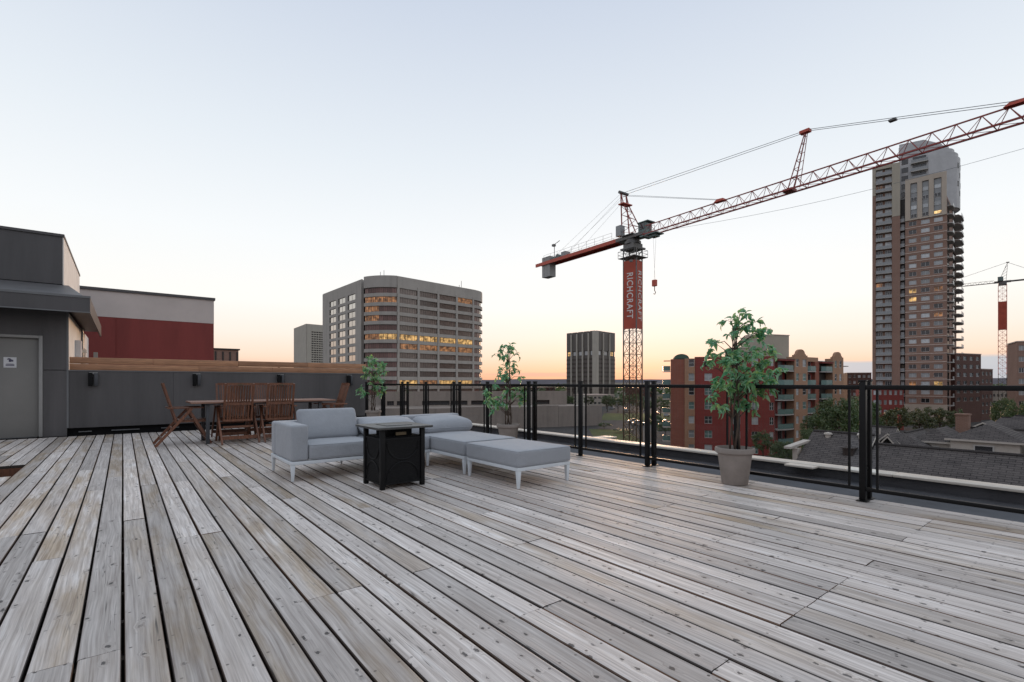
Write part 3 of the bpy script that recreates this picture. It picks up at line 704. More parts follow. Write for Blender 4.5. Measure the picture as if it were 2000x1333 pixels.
# dining table
tb = thing('dining_table', (2.2, 10.85, 0), 'long outdoor dining table with pinkish wood top on grey steel legs', 'dining table')
nb = 7; ty = [10.38+i*(11.34-10.38)/nb for i in range(nb+1)]
for a, b in zip(ty[:-1], ty[1:]): MB().box(.95, 3.50, a+.002, b-.002, .742, .772).obj('tabletop_slat', M['tabletop'], tb, bevel=.003)
for x in (1.22, 3.22):
    for y in (10.52, 11.20): MB().box(x-.03, x+.03, y-.03, y+.03, .0, .7135).obj('leg', M['steel'], tb, bevel=.004)
MB().box(1.18, 3.26, 10.50, 10.54, .714, .741).box(1.18, 3.26, 11.18, 11.22, .714, .741).box(1.20, 1.24, 10.541, 11.179, .714, .741).box(3.20, 3.24, 10.541, 11.179, .714, .741).obj('apron', M['steel'], tb)

# reclining slatted armchairs
def make_chair(name, label):
    c = thing(name, (0, 0, 0), label, 'chair', 'slatted wooden armchairs round the dining table')
    hw = .265
    back = MB(); A, B = Vector((0, -.10, .40)), Vector((0, -.30, 1.105))
    for s in (-1, 1): back.bar(A+Vector((s*(hw-.035), 0, 0)), B+Vector((s*(hw-.035), 0, 0)), .034, .028)
    for t in (.02, .46, .985):
        p = A.lerp(B, t); back.bar(p+Vector((-hw+.053, 0, 0)), p+Vector((hw-.053, 0, 0)), .026, .046)
    bk = back.obj('backrest', M['teak'], c, world=False)
    me = None; me2 = None
    for i in range(9):
        x = -.172+i*.043
        for t0, t1 in ((.055, .425), (.495, .95)):
            d = (B-A); p, q = A+d*t0, A+d*t1
            o = MB().bar((x, p.y+.004, p.z), (x, q.y+.004, q.z), .029, .013).obj('back_slat', M['teak'], bk, world=False)
    MB().box(-.045, .045, -.325, -.315, 1.075, 1.09).obj('brass_plate', M['brass'], bk, world=False)
    seat = MB()
    for s in (-1, 1): seat.box(s*(hw-.035)-.016, s*(hw-.035)+.016, -.13, .40, .405, .437)
    st = seat.box(-hw+.052, hw-.052, -.125, -.095, .405, .435).box(-hw+.052, hw-.052, .37, .40, .405, .435).obj('seat', M['teak'], c, world=False)
    for i in range(9):
        y = -.06+i*.052; MB().box(-hw+.03, hw-.03, y-.02, y+.02, .4375, .450).obj('seat_slat', M['teak'], st, world=False)
    for s in (-1, 1):
        x = s*(hw+.005)
        MB().box(x-.028, x+.028, -.245, .31, .655, .678).obj('armrest', M['teak'], c, world=False, bevel=.006)
        MB().bar((x, .06, .654), (x*1.0, .42, .0), .030, .046).obj('front_leg', M['teak'], c, world=False)
        x2 = s*(hw+.038)
        MB().bar((x2, .12, .654), (x2, -.42, .0), .028, .044).obj('rear_leg', M['teak'], c, world=False)
    MB().bar((-hw+.011, .35, .127), (hw-.011, .35, .127), .022, .06).obj('front_stretcher', M['teak'], c, world=False)
    MB().bar((-hw-.02, -.325, .115), (hw+.02, -.325, .115), .022, .065).obj('rear_stretcher', M['teak'], c, world=False)
    MB().bar((-hw+.012, -.17, .30), (hw-.012, -.17, .30), .022, .04).obj('mid_stretcher', M['teak'], c, world=False)
    return c
ch0 = make_chair('folding_armchair', 'wooden folding armchair in side view at the left head of the dining table')
CH = [(.86, 10.86, -90, None), (1.69, 10.55, 1.5, 'wooden armchair with its back to the deck, near side of table, left of two'),
      (2.41, 10.50, -2, 'wooden armchair with its back to the deck, near side, right of two'),
      (1.74, 11.40, 180, 'wooden armchair on the far side of the table, left of two'), (2.38, 11.40, 179, 'wooden armchair on the far side of the table, right of two'),
      (3.56, 10.80, 88, 'wooden armchair at the right head of the table nearest the potted plant')]
for i, (x, y, a, lb) in enumerate(CH):
    c = ch0 if i == 0 else copy_tree(ch0)
    c.location = (x, y, 0); c.rotation_euler = (0, 0, R(a))
    if lb: c['label'] = lb
# ================================================================ POTTED FICUS TREES
def leaf_mesh(L=.080, W=.033, fold=.006, droop=.010, twist=0.):
    mb = MB()
    pts = []
    for t, w_ in ((.0, 0), (.22, .42), (.48, .50), (.76, .33), (1., 0)):
        z = -droop*(t*t)*1.6; a = twist*t
        for sd in ((0,) if w_ == 0 else (-1, 0, 1)):
            pts.append((L*t, sd*W*w_*cos(a), z+(fold if sd else 0)+sd*W*w_*sin(a)))
    mb.v = pts
    for f in ((0, 2, 1), (0, 3, 2), (1, 2, 5, 4), (2, 3, 6, 5), (4, 5, 8, 7), (5, 6, 9, 8), (7, 8, 10), (8, 9, 10)): mb.f.append(list(f)); mb.m.append(0)
    return mb
LEAVES = [leaf_mesh(.080, .040), leaf_mesh(.086, .036, .009, .024, .5), leaf_mesh(.066, .042, .004, -.006, -.4), leaf_mesh(.076, .034, .011, .030, -.6)]
LEAFMES = [l.mesh('leaf', M['leaf']) for l in LEAVES]
CR = Vector((cos(HEAD), -sin(HEAD), 0)); CF = Vector((sin(HEAD), cos(HEAD), 0))
def ficus(x, y, label, clusters, u0, d, singles, seed, size=1.0):
    """clusters (column, row, radius px, leaves): where the photo shows each tuft, turned into metres round the stem"""
    r = random.Random(seed); s = d/FOC
    p = thing('potted_tree', (x, y, 0), label, 'potted plant', 'artificial ficus trees in taupe pots along the railing')
    pot = MB().lathe([(.0, .003), (.128, .003), (.135, .012), (.176, .335), (.184, .338), (.204, .352), (.207, .385), (.200, .402), (.188, .405), (.180, .395), (.174, .345), (0, .342)], 40)
    pot.obj('pot', M['pot'], p, world=False, smooth='auto')
    MB().lathe([(.1735, .346), (.12, .352), (0, .358)], 28).obj('soil', M['soil'], p, world=False, smooth=True)
    for i in range(16):
        a = r.uniform(0, 6.28); q = r.uniform(.03, .155)
        pm = MB(); k = r.uniform(.010, .019)
        pm.lathe([(0, -k*.6), (k*.8, -k*.35), (k, .0), (k*.75, k*.4), (0, k*.6)], 7)
        pm.obj('pebble', M['pebble'], p, world=False, loc=(q*cos(a), q*sin(a), .362), smooth=True)
    stems = MB(); tops = []
    for i in range(4):
        a = i*1.57+.4; pts = [Vector((.05*cos(a), .05*sin(a), .35))]
        for k in range(1, 8):
            z = .35+k*.19; tw = a+k*.55; rr = .045*(1-k/9)+.008
            pts.append(Vector((rr*cos(tw), rr*sin(tw), z)))
        lim = max(3, int((max((zat(c[1], d) for c in clusters))-.40)/.19))
        pts = pts[:lim+1]
        stems.tube(pts, [.012*(1-.085*k) for k in range(len(pts))], 6); tops.append(pts)
    leaves = []
    for (u, v, rp, n) in clusters:
        c = CR*((u-u0)*s)+Vector((0, 0, zat(v, d))); rad = rp*s
        c += CF*r.uniform(-1, 1)*max(.06, .19-abs((u-u0)*s)*.25)
        st = r.choice(tops); zb = max(.42, c.z-max(.12, .55*sqrt(c.x**2+c.y**2)))
        base = min(st, key=lambda q: abs(q.z-zb))
        mid = base.lerp(c, .55)+Vector((0, 0, .05))
        stems.tube([base, mid, c], [.0065, .0045, .002], 5)
        nt_ = max(3, n//9)
        for j in range(nt_):
            dv = Vector((r.gauss(0, 1), r.gauss(0, 1), r.gauss(0, .8))).normalized()
            tip = c+dv*rad*r.uniform(.7, 1.0); stems.tube([c, c.lerp(tip, .5)+Vector((0, 0, .02)), tip], [.0025, .002, .0012], 4, cap=False)
            m = n//nt_+(1 if j < n % nt_ else 0)
            for q in range(m):
                t = r.uniform(.2, 1.05); pos = c.lerp(tip, t)+Vector((0, 0, .02*(1-abs(2*t-1))))
                out = dv*.75+Vector((r.gauss(0, .55), r.gauss(0, .55), r.gauss(-.28, .45)))
                leaves.append((pos, out.normalized(), r.choice((r.uniform(.5, .85), r.uniform(.8, 1.25)))*size, r.uniform(0, 6.28), r.randrange(4)))
    stems.obj('trunk', M['bark'], p, world=False, smooth=True)
    r.shuffle(leaves)
    # nearest the camera first, they show largest
    order = sorted(leaves, key=lambda l: l[0].dot(CF)+r.uniform(-.05, .05))
    def mtx(l):
        pos, o, sc, roll, kd = l
        x_ = o; z_ = Vector((0, 0, 1)); y_ = z_.cross(x_)
        y_ = y_.normalized() if y_.length > 1e-3 else Vector((0, 1, 0)); z_ = x_.cross(y_)
        m3 = Matrix((x_, y_, z_)).transposed()
        return Matrix.Translation(pos) @ m3.to_4x4() @ Matrix.Rotation((roll-pi)*.32, 4, 'X') @ Matrix.Scale(sc, 4)
    for l in order[:singles]:
        o = link('leaf', LEAFMES[l[4]], p); o.matrix_local = mtx(l)
    mb = MB()
    for l in order[singles:]:
        mt = mtx(l); b = len(mb.v)
        mb.v += [tuple(mt @ Vector(q)) for q in LEAVES[l[4]].v]
        for f in LEAVES[l[4]].f: mb.f.append([b+i for i in f]); mb.m.append(0)
    if mb.v:
        mb.obj('foliage', M['leaf'], p, world=False)['kind'] = 'stuff'
    return p
near = [(1428, 628, 16, 22), (1446, 622, 12, 12), (1462, 617, 12, 16), (1468, 636, 18, 26), (1484, 628, 14, 16), (1440, 648, 24, 40), (1428, 655, 16, 20), (1470, 652, 22, 34), (1488, 658, 22, 30), (1502, 645, 8, 7),
        (1392, 674, 13, 14), (1412, 668, 13, 12), (1386, 690, 11, 10), (1412, 695, 20, 34), (1436, 684, 22, 40), (1458, 690, 26, 56), (1484, 690, 20, 38), (1500, 692, 14, 18), (1392, 704, 15, 22), (1378, 714, 9, 7),
        (1422, 716, 28, 66), (1452, 718, 28, 70), (1480, 716, 24, 56), (1500, 722, 16, 26), (1512, 736, 17, 26), (1524, 728, 9, 10), (1408, 740, 18, 34), (1434, 746, 28, 66), (1464, 748, 28, 66), (1488, 752, 24, 50), (1504, 760, 12, 16),
        (1412, 764, 20, 36), (1440, 770, 22, 40), (1472, 772, 22, 38), (1396, 784, 13, 22), (1410, 792, 15, 24), (1434, 798, 15, 22), (1468, 788, 18, 28), (1478, 802, 9, 10), (1390, 800, 7, 7), (1452, 786, 14, 18)]
near = [(a+9, b, c, int(n*1.12)) for a, b, c, n in near]
ficus(5.32, 2.74, 'tall leafy ficus in a taupe pot, nearest and fullest of the three by the railing', near, 1444, 5.46, 300, 3)
midc = [(992, 678, 10, 22), (978, 684, 12, 26), (1000, 690, 13, 24), (970, 692, 9, 12), (1010, 692, 8, 9), (985, 696, 12, 22), (994, 708, 9, 12), (1002, 712, 7, 8), (982, 715, 6, 7), (974, 725, 11, 22), (986, 730, 14, 34), (1002, 728, 12, 24), (1014, 736, 9, 14), (996, 738, 13, 24), (968, 736, 7, 8), (1012, 724, 7, 7), (976, 738, 8, 10),
        (962, 752, 6, 9), (952, 772, 11, 34), (957, 784, 11, 30), (950, 790, 8, 14), (966, 792, 11, 24), (976, 784, 11, 22), (990, 776, 10, 18), (990, 762, 7, 8), (1004, 776, 11, 22), (1014, 764, 12, 26), (1020, 774, 11, 26), (1022, 784, 9, 16), (1012, 786, 8, 10), (964, 800, 7, 12), (984, 792, 8, 12)]
midc = [(a+2, b, c, int(n*1.3)) for a, b, c, n in midc]
ficus(5.27, 6.76, 'sparse potted ficus with bare middle stem behind the ottoman', midc, 993, 8.57, 120, 4)
farc = [(742, 706, 9, 34), (732, 704, 7, 18), (752, 710, 8, 24), (740, 716, 8, 22), (726, 722, 9, 34), (722, 732, 7, 20), (743, 726, 9, 34), (756, 718, 7, 22), (742, 738, 9, 32), (755, 730, 8, 26), (730, 738, 7, 18), (748, 744, 8, 24), (716, 760, 9, 32), (724, 768, 8, 22), (738, 760, 8, 22), (755, 758, 9, 28), (758, 768, 7, 16), (746, 766, 7, 14), (713, 770, 6, 10), (762, 748, 6, 10), (738, 750, 7, 14)]
farc = [(a, b, c*1.15, int(n*2.0)) for a, b, c, n in farc]
ficus(5.10, 12.25, 'small dense potted ficus in the far corner between clad wall and railing', farc, 739, 12.9, 0, 5, 1.0)

# ================================================================ THE CITY
GZ = -13.0
gm = MB(); gm.box(-9000, 9000, -9000, 9000, GZ-1, GZ); gm.obj('ground', M['city'], None)['kind'] = 'structure'
def struct(name, mb, m, **k): o = mb.obj(name, m, None, **k); o['kind'] = 'structure'; return o
# wooded hills along the horizon
hm = MB(); seg = 240
for ring, (dist, base) in enumerate(((3000, 17), (4200, 30))):
    pv = None
    for i in range(seg+1):
        a = 2*pi*i/seg
        h = base+10*mnoise.noise(Vector((cos(a)*5, sin(a)*5, ring*9)))+5*mnoise.noise(Vector((cos(a)*18, sin(a)*18, ring*5)))+2.5*mnoise.noise(Vector((cos(a)*60, sin(a)*60, 2)))
        h = max(h, 3)
        c = [(dist*.93*cos(a), dist*.93*sin(a), GZ), (dist*cos(a), dist*sin(a), h), (dist*1.25*cos(a), dist*1.25*sin(a), GZ)]
        if pv: hm.poly([pv[0], c[0], c[1], pv[1]]); hm.poly([pv[1], c[1], c[2], pv[2]])
        pv = c
struct('hills', hm, M['hill'], smooth=True)

# ---- facade builder: solid strips and piers leave real openings, windows sit inside them
WCACHE = {}
def win_mesh(wd, h, gm_, fm, nx=1, nz=1, name='window', t=.07):
    key = (round(wd, 2), round(h, 2), gm_.name, fm.name if fm else '', nx, nz)
    if key not in WCACHE:
        mb = MB().box(-wd/2, wd/2, .0, .06, 0, h, 0)
        if fm:
            mb.box(-wd/2, wd/2, -.05, -.001, 0, t, 1).box(-wd/2, wd/2, -.05, -.001, h-t, h, 1)
            for i in range(nx+1):
                x = -wd/2+t/2+(wd-t)*i/nx; mb.box(x-t/2, x+t/2, -.05, -.001, t+.001, h-t-.001, 1)
            for i in range(1, nz):
                z = h*i/nz; mb.box(-wd/2+t, wd/2-t, -.045, -.002, z-t/2, z+t/2, 1)
        WCACHE[key] = mb.mesh(name, [gm_]+([fm] if fm else []))
    return WCACHE[key]
class Wall:
    def __init__(s, A, B):
        s.A = Vector((A[0], A[1])); d = Vector((B[0], B[1]))-s.A; s.L = d.length; s.t = d/s.L; s.n = Vector((s.t.y, -s.t.x)); s.ang = atan2(s.t.y, s.t.x)
    def P(s, a, o, z): q = s.A+s.t*a+s.n*o; return (q.x, q.y, z)
    def box(s, mb, a0, a1, o0, o1, z0, z1, mi=0):
        return mb.hexa([s.P(a0, o1, z0), s.P(a1, o1, z0), s.P(a1, o0, z0), s.P(a0, o0, z0), s.P(a0, o1, z1), s.P(a1, o1, z1), s.P(a1, o0, z1), s.P(a0, o0, z1)], mi)
    def put(s, me, name, par, a, o, z):
        ob = link(name, me, par, Vector(s.P(a, o, z))-WL[par], (0, 0, s.ang)); return ob
def facade(par, A, B, z0, z1, rows, cols, wall, glass, frame=None, depth=.4, rec=.25, nx=1, nz=1, name='wall', wname='window'):
    W = Wall(A, B); mb = MB(); rows = sorted(rows); zc = z0
    for (b, t) in rows:
        W.box(mb, 0, W.L, -depth, 0, zc, b); sc = 0
        for (a, c) in cols:
            if a-sc > .01: W.box(mb, sc, a, -depth, 0, b, t)
            sc = c
        if W.L-sc > .01: W.box(mb, sc, W.L, -depth, 0, b, t)
        zc = t
    W.box(mb, 0, W.L, -depth, 0, zc, z1)
    mb.obj(name, wall, par)
    for i, (b, t) in enumerate(rows):
        for j, (a, c) in enumerate(cols):
            g = glass(i, j) if callable(glass) else glass
            if g is None: continue
            W.put(win_mesh(c-a, t-b, g, frame, nx, nz, wname), wname, par, (a+c)/2, -rec, b)
    return W
def inset(poly, k):
    cx = sum(p[0] for p in poly)/len(poly); cy = sum(p[1] for p in poly)/len(poly)
    out = []
    for p in poly:
        d = Vector((p[0]-cx, p[1]-cy)); L = d.length; out.append((cx+d.x*(L-k)/L, cy+d.y*(L-k)/L))
    return out

# ---------------- concrete office tower, centre left
ob = at(775, 182)
off = thing('office_tower', (ob.x, ob.y, GZ), 'broad grey concrete office tower with ribbon windows and rounded corner', 'office building')
ZT = 40.6
pL0, pL1 = at(630, 219), at(706, 187); pC0, pC1 = at(712, 183.5), at(775, 181.5)
pR0, pR1 = at(776, 181.5), at(926, 208.5); pE = at(942, 218)
Ws = Wall(pR0, pR1)
# rounded corner bulging towards the viewer
arc = []
for i in range(9):
    t = i/8; q = pC0.lerp(pC1, t); nrm = Wall(pC0, pC1).n; arc.append(q+nrm*1.5*sin(pi*t)**.8)
arcE = []
for i in range(5):
    t = i/4; q = pR1.lerp(pE, t); arcE.append(q+Wall(pR1, pE).n*1.2*sin(pi*t))
foot = [tuple(pL0), tuple(pL1)]+[tuple(a) for a in arc]+[tuple(pR0), tuple(pR1)]+[tuple(a) for a in arcE[1:]]
back = [tuple(pE+(pL0-pL1)*1.0), tuple(pL0+(pE-pR0)*.25+(pL0-pL1)*.5)]
MB().prism(inset(foot+back, 1.6), GZ, ZT-.6).obj('core', M['darkinfill'], off)
FH = 3.42; NF = 15
ztop = ZT-4.3
WHT = 2.12
floors = [(ztop-FH*k-WHT, ztop-FH*k) for k in range(12)]     # window zone of each storey
# left face with punched windows in three columns
def wl(i, j): return M['paleglass'] if (i*3+j) % 4 else M['darkglass']
LW = Wall(pL0, pL1)
cl = [(LW.L*.20, LW.L*.38), (LW.L*.44, LW.L*.62), (LW.L*.68, LW.L*.86)]
M['silver'] = mat('silver_reflective_glass', (.52, .50, .47), .06, .85, .05, obrand=.12)
facade(off, pL0, pL1, GZ, ZT-.2, [(b-.55, t-.35) for b, t in floors[:10]], cl, M['concrete'], M['silver'], M['mullion'], .6, .35, 2, 1)
jw = MB(); LW.box(jw, LW.L*.985, LW.L+.5, -.8, .35, GZ, ZT-.4); LW.box(jw, 0, LW.L*.985, -.8, -.3, ZT-.2, ZT+.1)
jw.obj('corner_pier', M['concrete'], off)
# spandrel bands of curved corner and right face; one band per storey
def band(z0, z1, name='spandrel'):
    mb = MB()
    for seq, o in ((arc, .35), ([pR0, pR1], 0.0), (arcE, .0)):
        for p, q in zip(seq[:-1], seq[1:]): 
            W = Wall(p, q); W.box(mb, -.02, W.L+.02, -1.2, o, z0, z1)
    return mb.obj(name, M['concrete'], off)
band(ztop, ZT, 'top_fascia')
for k, (b, t) in enumerate(floors):
    band(b-(FH-WHT), b)
band(GZ, floors[-1][0]-(FH-WHT), 'base_wall')
nb_ = 4; bw = Ws.L/nb_
pm = MB()
for i in range(nb_+1):
    s = min(max(i*bw, .45), Ws.L-.45); Ws.box(pm, s-.45, s+.45, -1.1, .14, GZ, ZT-3.2)
Wa = Wall(arc[-1], pR0)
pm.obj('column', M['concrete'], off)
GL = {0: 'dddp', 1: 'dddd', 2: 'dddd', 3: 'dddd', 4: 'dddd', 5: 'llll', 6: 'mmmm', 7: 'kkkk', 8: 'kkkk', 9: 'kkkk', 10: 'lmll', 11: 'kkkk'}
key = {'d': M['bronze'], 'k': M['bronze'], 'l': M['litwarm'], 'm': M['litdim'], 'p': M['litdim']}
AG = {0: 'bb', 1: 'mm', 2: 'mb', 3: 'mb', 4: 'bb', 5: 'ml', 6: 'rr', 7: 'bb', 8: 'bb', 9: 'bb', 10: 'bb', 11: 'bb'}
M['rosy'] = mat('rosy_curtained_window', (.215, .115, .098), .15, 0, .3, .6, obrand=.3)
akey = {'b': M['rosy'], 'm': M['litdim'], 'l': M['litwarm'], 'r': M['rosy']}
for k, (b, t) in enumerate(floors):
    for i in range(nb_):
        Ws.put(win_mesh(bw-.92, t-b-.02, key[GL[k][i]], M['mullion'], 8, 1), 'window', off, (i+.5)*bw, -.45, b+.01)
    for i in range(8):
        W = Wall(arc[i], arc[i+1]); W.put(win_mesh(W.L-.02, t-b-.02, akey[AG[k][0 if i < 4 else 1]], M['mullion'], 2, 1), 'window', off, W.L/2, -.25, b+.01)
    for i in range(4):
        W = Wall(arcE[i], arcE[i+1]); W.put(win_mesh(W.L-.02, t-b-.02, M['rosy'] if i < 2 else M['silver'], M['mullion'], 2, 1), 'window', off, W.L/2, -.75, b+.01)
MB().prism([tuple(at(u, d)) for u, d in ((716, 205), (765, 196), (800, 205), (750, 222))], ZT-.7, ZT+1.6).obj('roof_plant', M['concrete'], off)
an = MB()
for u, d, h in ((743, 204, 6.5), (750, 204, 7.2), (756, 204, 4.5), (738, 208, 4.8), (901, 206, 3.2), (897, 206, 1.5)):
    p = at(u, d); an.tube([(p.x, p.y, ZT-.8), (p.x, p.y, ZT+h)], .10, 5)
an.obj('roof_antenna', M['cranegrey'], off)

# ---------------- distant pale tower left of it
ob = at(600, 420)
lt = thing('distant_office_tower', (ob.x, ob.y, GZ), 'pale distant office tower with fine window grid behind the broad concrete one', 'office building')
zt = zat(637, 420); A, B, C = at(575, 440), at(599, 405), at(660, 425)
MB().prism([tuple(A), tuple(B), tuple(C), tuple(C+(A-B))], GZ, zt-.5).obj('core', M['darkinfill'], lt)
W = Wall(A, B); m_ = MB(); W.box(m_, 0, W.L, -.2, .5, GZ, zt); m_.obj('side_wall', M['paleconc'], lt)
W = Wall(B, C); m_ = MB()
W.box(m_, 0, 3.5, -.2, .6, GZ, zt); W.box(m_, 3.5, W.L, -.2, .6, zt-6, zt)
m_.obj('wall', M['paleconc'], lt)
nz_ = 30; fl = (zt-6-GZ)/nz_
for i in range(nz_):
    if GZ+i*fl < 2: continue
    m_ = MB(); W.box(m_, 3.5, W.L, -.1, .45, GZ+i*fl, GZ+i*fl+fl*.48); m_.obj('spandrel', M['paleconc'], lt)
m_ = MB()
for i in range(12): W.box(m_, 3.5+i*2.1, 3.9+i*2.1, -.1, .38, GZ, zt-6)
m_.obj('window_fin', M['paleconc'], lt)

# ---------------- brown ribbed tower, centre
D = 330
ob = at(1160, D)
bt = thing('ribbed_tower', (ob.x, ob.y, GZ), 'dark brown tower with pale vertical ribs left of the crane mast', 'office building')
zt = zat(646, 325); A, B, C = at(1107, 345), at(1163, 325), at(1200, 343)
A2, C2 = at(1107, 347), at(1200, 345)
poly = [tuple(A), tuple(B), tuple(C), tuple(C+(A-B))]
MB().prism(poly, GZ, zt-.25).obj('core', M['brownpanel'], bt)
for (P, Q, n) in ((A, B, 5), (B, C, 3)):
    W = Wall(P, Q); bwid = W.L/n
    for i in range(n):
        m_ = MB(); W.box(m_, i*bwid+.6, (i+1)*bwid-.35, .02, .7, zt-13, zt); m_.obj('top_panel', M['brownpanel'], bt)
        m_ = MB(); W.box(m_, i*bwid+.35, (i+1)*bwid-.1, .02, .5, GZ+8, zt-16.5)
        q = m_.obj('bay_panel', M['brownpanel'], bt)
        m_ = MB()
        for k in range(int((zt-16.6-GZ-10.2)/2.9)+1): W.box(m_, i*bwid+.36, (i+1)*bwid-.11, .51, .62, GZ+9+k*2.9, GZ+10.2+k*2.9)
        m_.obj('bay_sill', M['mullion'], q)
        W.put(win_mesh(bwid*.45, 2.6, M['litwarm'] if (P is A and i == 0) or (P is B and i == n-1) else M['paleglass'], None), 'window', bt, (i+.5)*bwid, .25, zt-16)
    for i in range(1, n):
        m_ = MB(); W.box(m_, i*bwid-.5, i*bwid+.5, .01, 1.3, GZ, zt-1.2); m_.obj('rib', M['paleconc'], bt)
m_ = MB(); m_.tube([(B.x, B.y, GZ), (B.x, B.y, zt-.3)], 2.1, 10); m_.obj('corner_column', M['paleconc'], bt)

# ---------------- condominium tower, right
ob = at(1790, 170)
ct = thing('condominium_tower', (ob.x, ob.y, GZ), 'tall brown brick apartment tower with stacked balconies behind the crane jib', 'apartment tower')
FH = 2.93
A, B = at(1704, 178), at(1758, 173.5); C, Dd = at(1768, 172.5), at(1849, 165); E_ = at(1868, 186); F_ = at(1740, 200)
ZR, ZL = 66.0, 79.0
NFL = 29
fz = lambda k: -3.6+FH*k
MB().prism(inset([tuple(A), tuple(B), tuple(C), tuple(Dd), tuple(E_), tuple(F_)], 1.9), GZ, 64.5).obj('core', M['brownbrick'], ct)
LWg = Wall(A, B)
MB().prism([LWg.P(.3, -1.7, 0)[:2], LWg.P(LWg.L-.3, -1.7, 0)[:2], LWg.P(LWg.L-.3, -12, 0)[:2], LWg.P(.3, -12, 0)[:2]], 64.51, 78.5).obj('upper_core', M['greyrail'], ct)
# left wing: loggia balconies
LWg = Wall(A, B); lw = LWg.L
m_ = MB(); LWg.box(m_, 0, .95, -2, 0, GZ, 68.5); LWg.box(m_, lw-2.3, lw, -2, .25, GZ, 60); m_.obj('wall', M['brownbrick'], ct)
m_ = MB(); LWg.box(m_, 0, .95, -2, 0, 68.6, ZL); LWg.box(m_, lw-2.3, lw, -2, .25, 60.1, ZL); LWg.box(m_, .95, lw-2.3, -2, .05, ZL-1.2, ZL+.6); m_.obj('upper_wall', M['beige'], ct)
m_ = MB(); LWg.box(m_, .96, lw-2.31, -1.6, -1.0, GZ, ZL-1.3); m_.obj('loggia_wall', M['brownbrick'], ct)
r = random.Random(21)
bal_sl = None
for k in range(-1, NFL-1):
    z = fz(k)
    if z > ZL-2.5: continue
    m_ = MB(); LWg.box(m_, .96, lw-2.31, -.99, .42, z-.20, z); sl_ = m_.obj('balcony_slab', M['slab'], ct)
    m_ = MB(); LWg.box(m_, .98, lw-2.33, .32, .40, z+.05, z+.95); m_.obj('balcony_panel', M['greyrail'], sl_)
    for a, b_ in ((1.1, .38*lw), (.50*lw, lw-2.6)):
        g = r.choice([M['paleglass'], M['darkglass'], M['paleglass'], M['paleglass']])
        if k in (25, 13) and a < 2: g = M['litdim']
        LWg.put(win_mesh((lw-4.2)/2, 2.1, g, M['whitewin'], 3, 1), 'window', ct, (a+b_)/2, -.9, z+.25)
# recessed slot between the wings
Sl = Wall(B+LWg.n*-1.2, C+LWg.n*-1.2)
m_ = MB(); Sl.box(m_, .0, Sl.L, -.8, -.3, GZ, 66); m_.obj('slot_wall', M['darkinfill'], ct)
for k in range(-1, 22):
    z = fz(k); m_ = MB(); Sl.box(m_, .02, Sl.L-.02, -.29, .9, z-.2, z); q = m_.obj('balcony_slab', M['slab'], ct)
    m_ = MB(); Sl.box(m_, .03, Sl.L-.03, .8, .87, z+.05, z+1.0); m_.obj('balcony_panel', M['greyrail'], q)
    Sl.put(win_mesh(Sl.L-.5, 1.9, M['paleglass'] if k % 3 else M['darkglass'], None), 'window', ct, Sl.L/2, -.25, z+.3)
# right wing with three window columns and stone courses
RW = Wall(C, Dd); rl = RW.L
cols = [(rl*.09, rl*.28), (rl*.39, rl*.60), (rl*.70, rl*.91)]
rows = [(fz(k)+.75, fz(k)+2.25) for k in range(-1, 21)]
lit = {(2, 0): 'litdim', (2, 2): 'litwarm', (12, 0): 'litwarm', (13, 0): 'litwarm', (13, 2): 'litdim', (10, 2): 'litdim'}
def wg(i, j): return M[lit[(i, j)]] if (i, j) in lit else r.choice([M['paleglass'], M['paleglass'], M['darkglass'], M['paleglass'], M['darkglass']])
facade(ct, C, Dd, -6.3, fz(20)+2.6, rows, cols, M['brownbrick'], wg, M['whitewin'], .5, .22, 2, 1)
m_ = MB(); RW.box(m_, -.2, rl+.2, -.6, .30, -9.6, -6.31)
for a in (0, rl*.30, rl*.62, rl*.93): RW.box(m_, a-.2, a+rl*.07+.1, -.5, .25, GZ, -9.61)
m_.obj('stone_base', M['stone'], ct)
for k in range(0, 21):
    m_ = MB(); RW.box(m_, -.05, rl+.08, .005, .09, fz(k)-.02, fz(k)+.20); m_.obj('stone_course', M['line'], ct)
zf0, zf1 = fz(21)-.25, ZR+6.2
wins = [(rl*.13, rl*.30), (rl*.42, rl*.58), (rl*.70, rl*.88)]
facade(ct, C+RW.n*.3, Dd+RW.n*.3, zf0, zf1, [(zf0+.5, zf1-1.7)], wins, M['stone'], M['greyrail'], M['darkinfill'], .8, .5, 1, 1, 'frame_wall', 'tall_window')
for a, c in wins:
    for q in range(4):
        RW.put(win_mesh((c-a)*.86, 1.3, M['paleglass'] if q % 2 else M['darkglass'], M['whitewin'], 2, 1), 'window', ct, (a+c)/2, -.10, zf0+.8+q*2.9)
RW.put(win_mesh(2.0, .9, M['litpoint'], None), 'window', ct, rl*.80, -.05, zf0+.9)
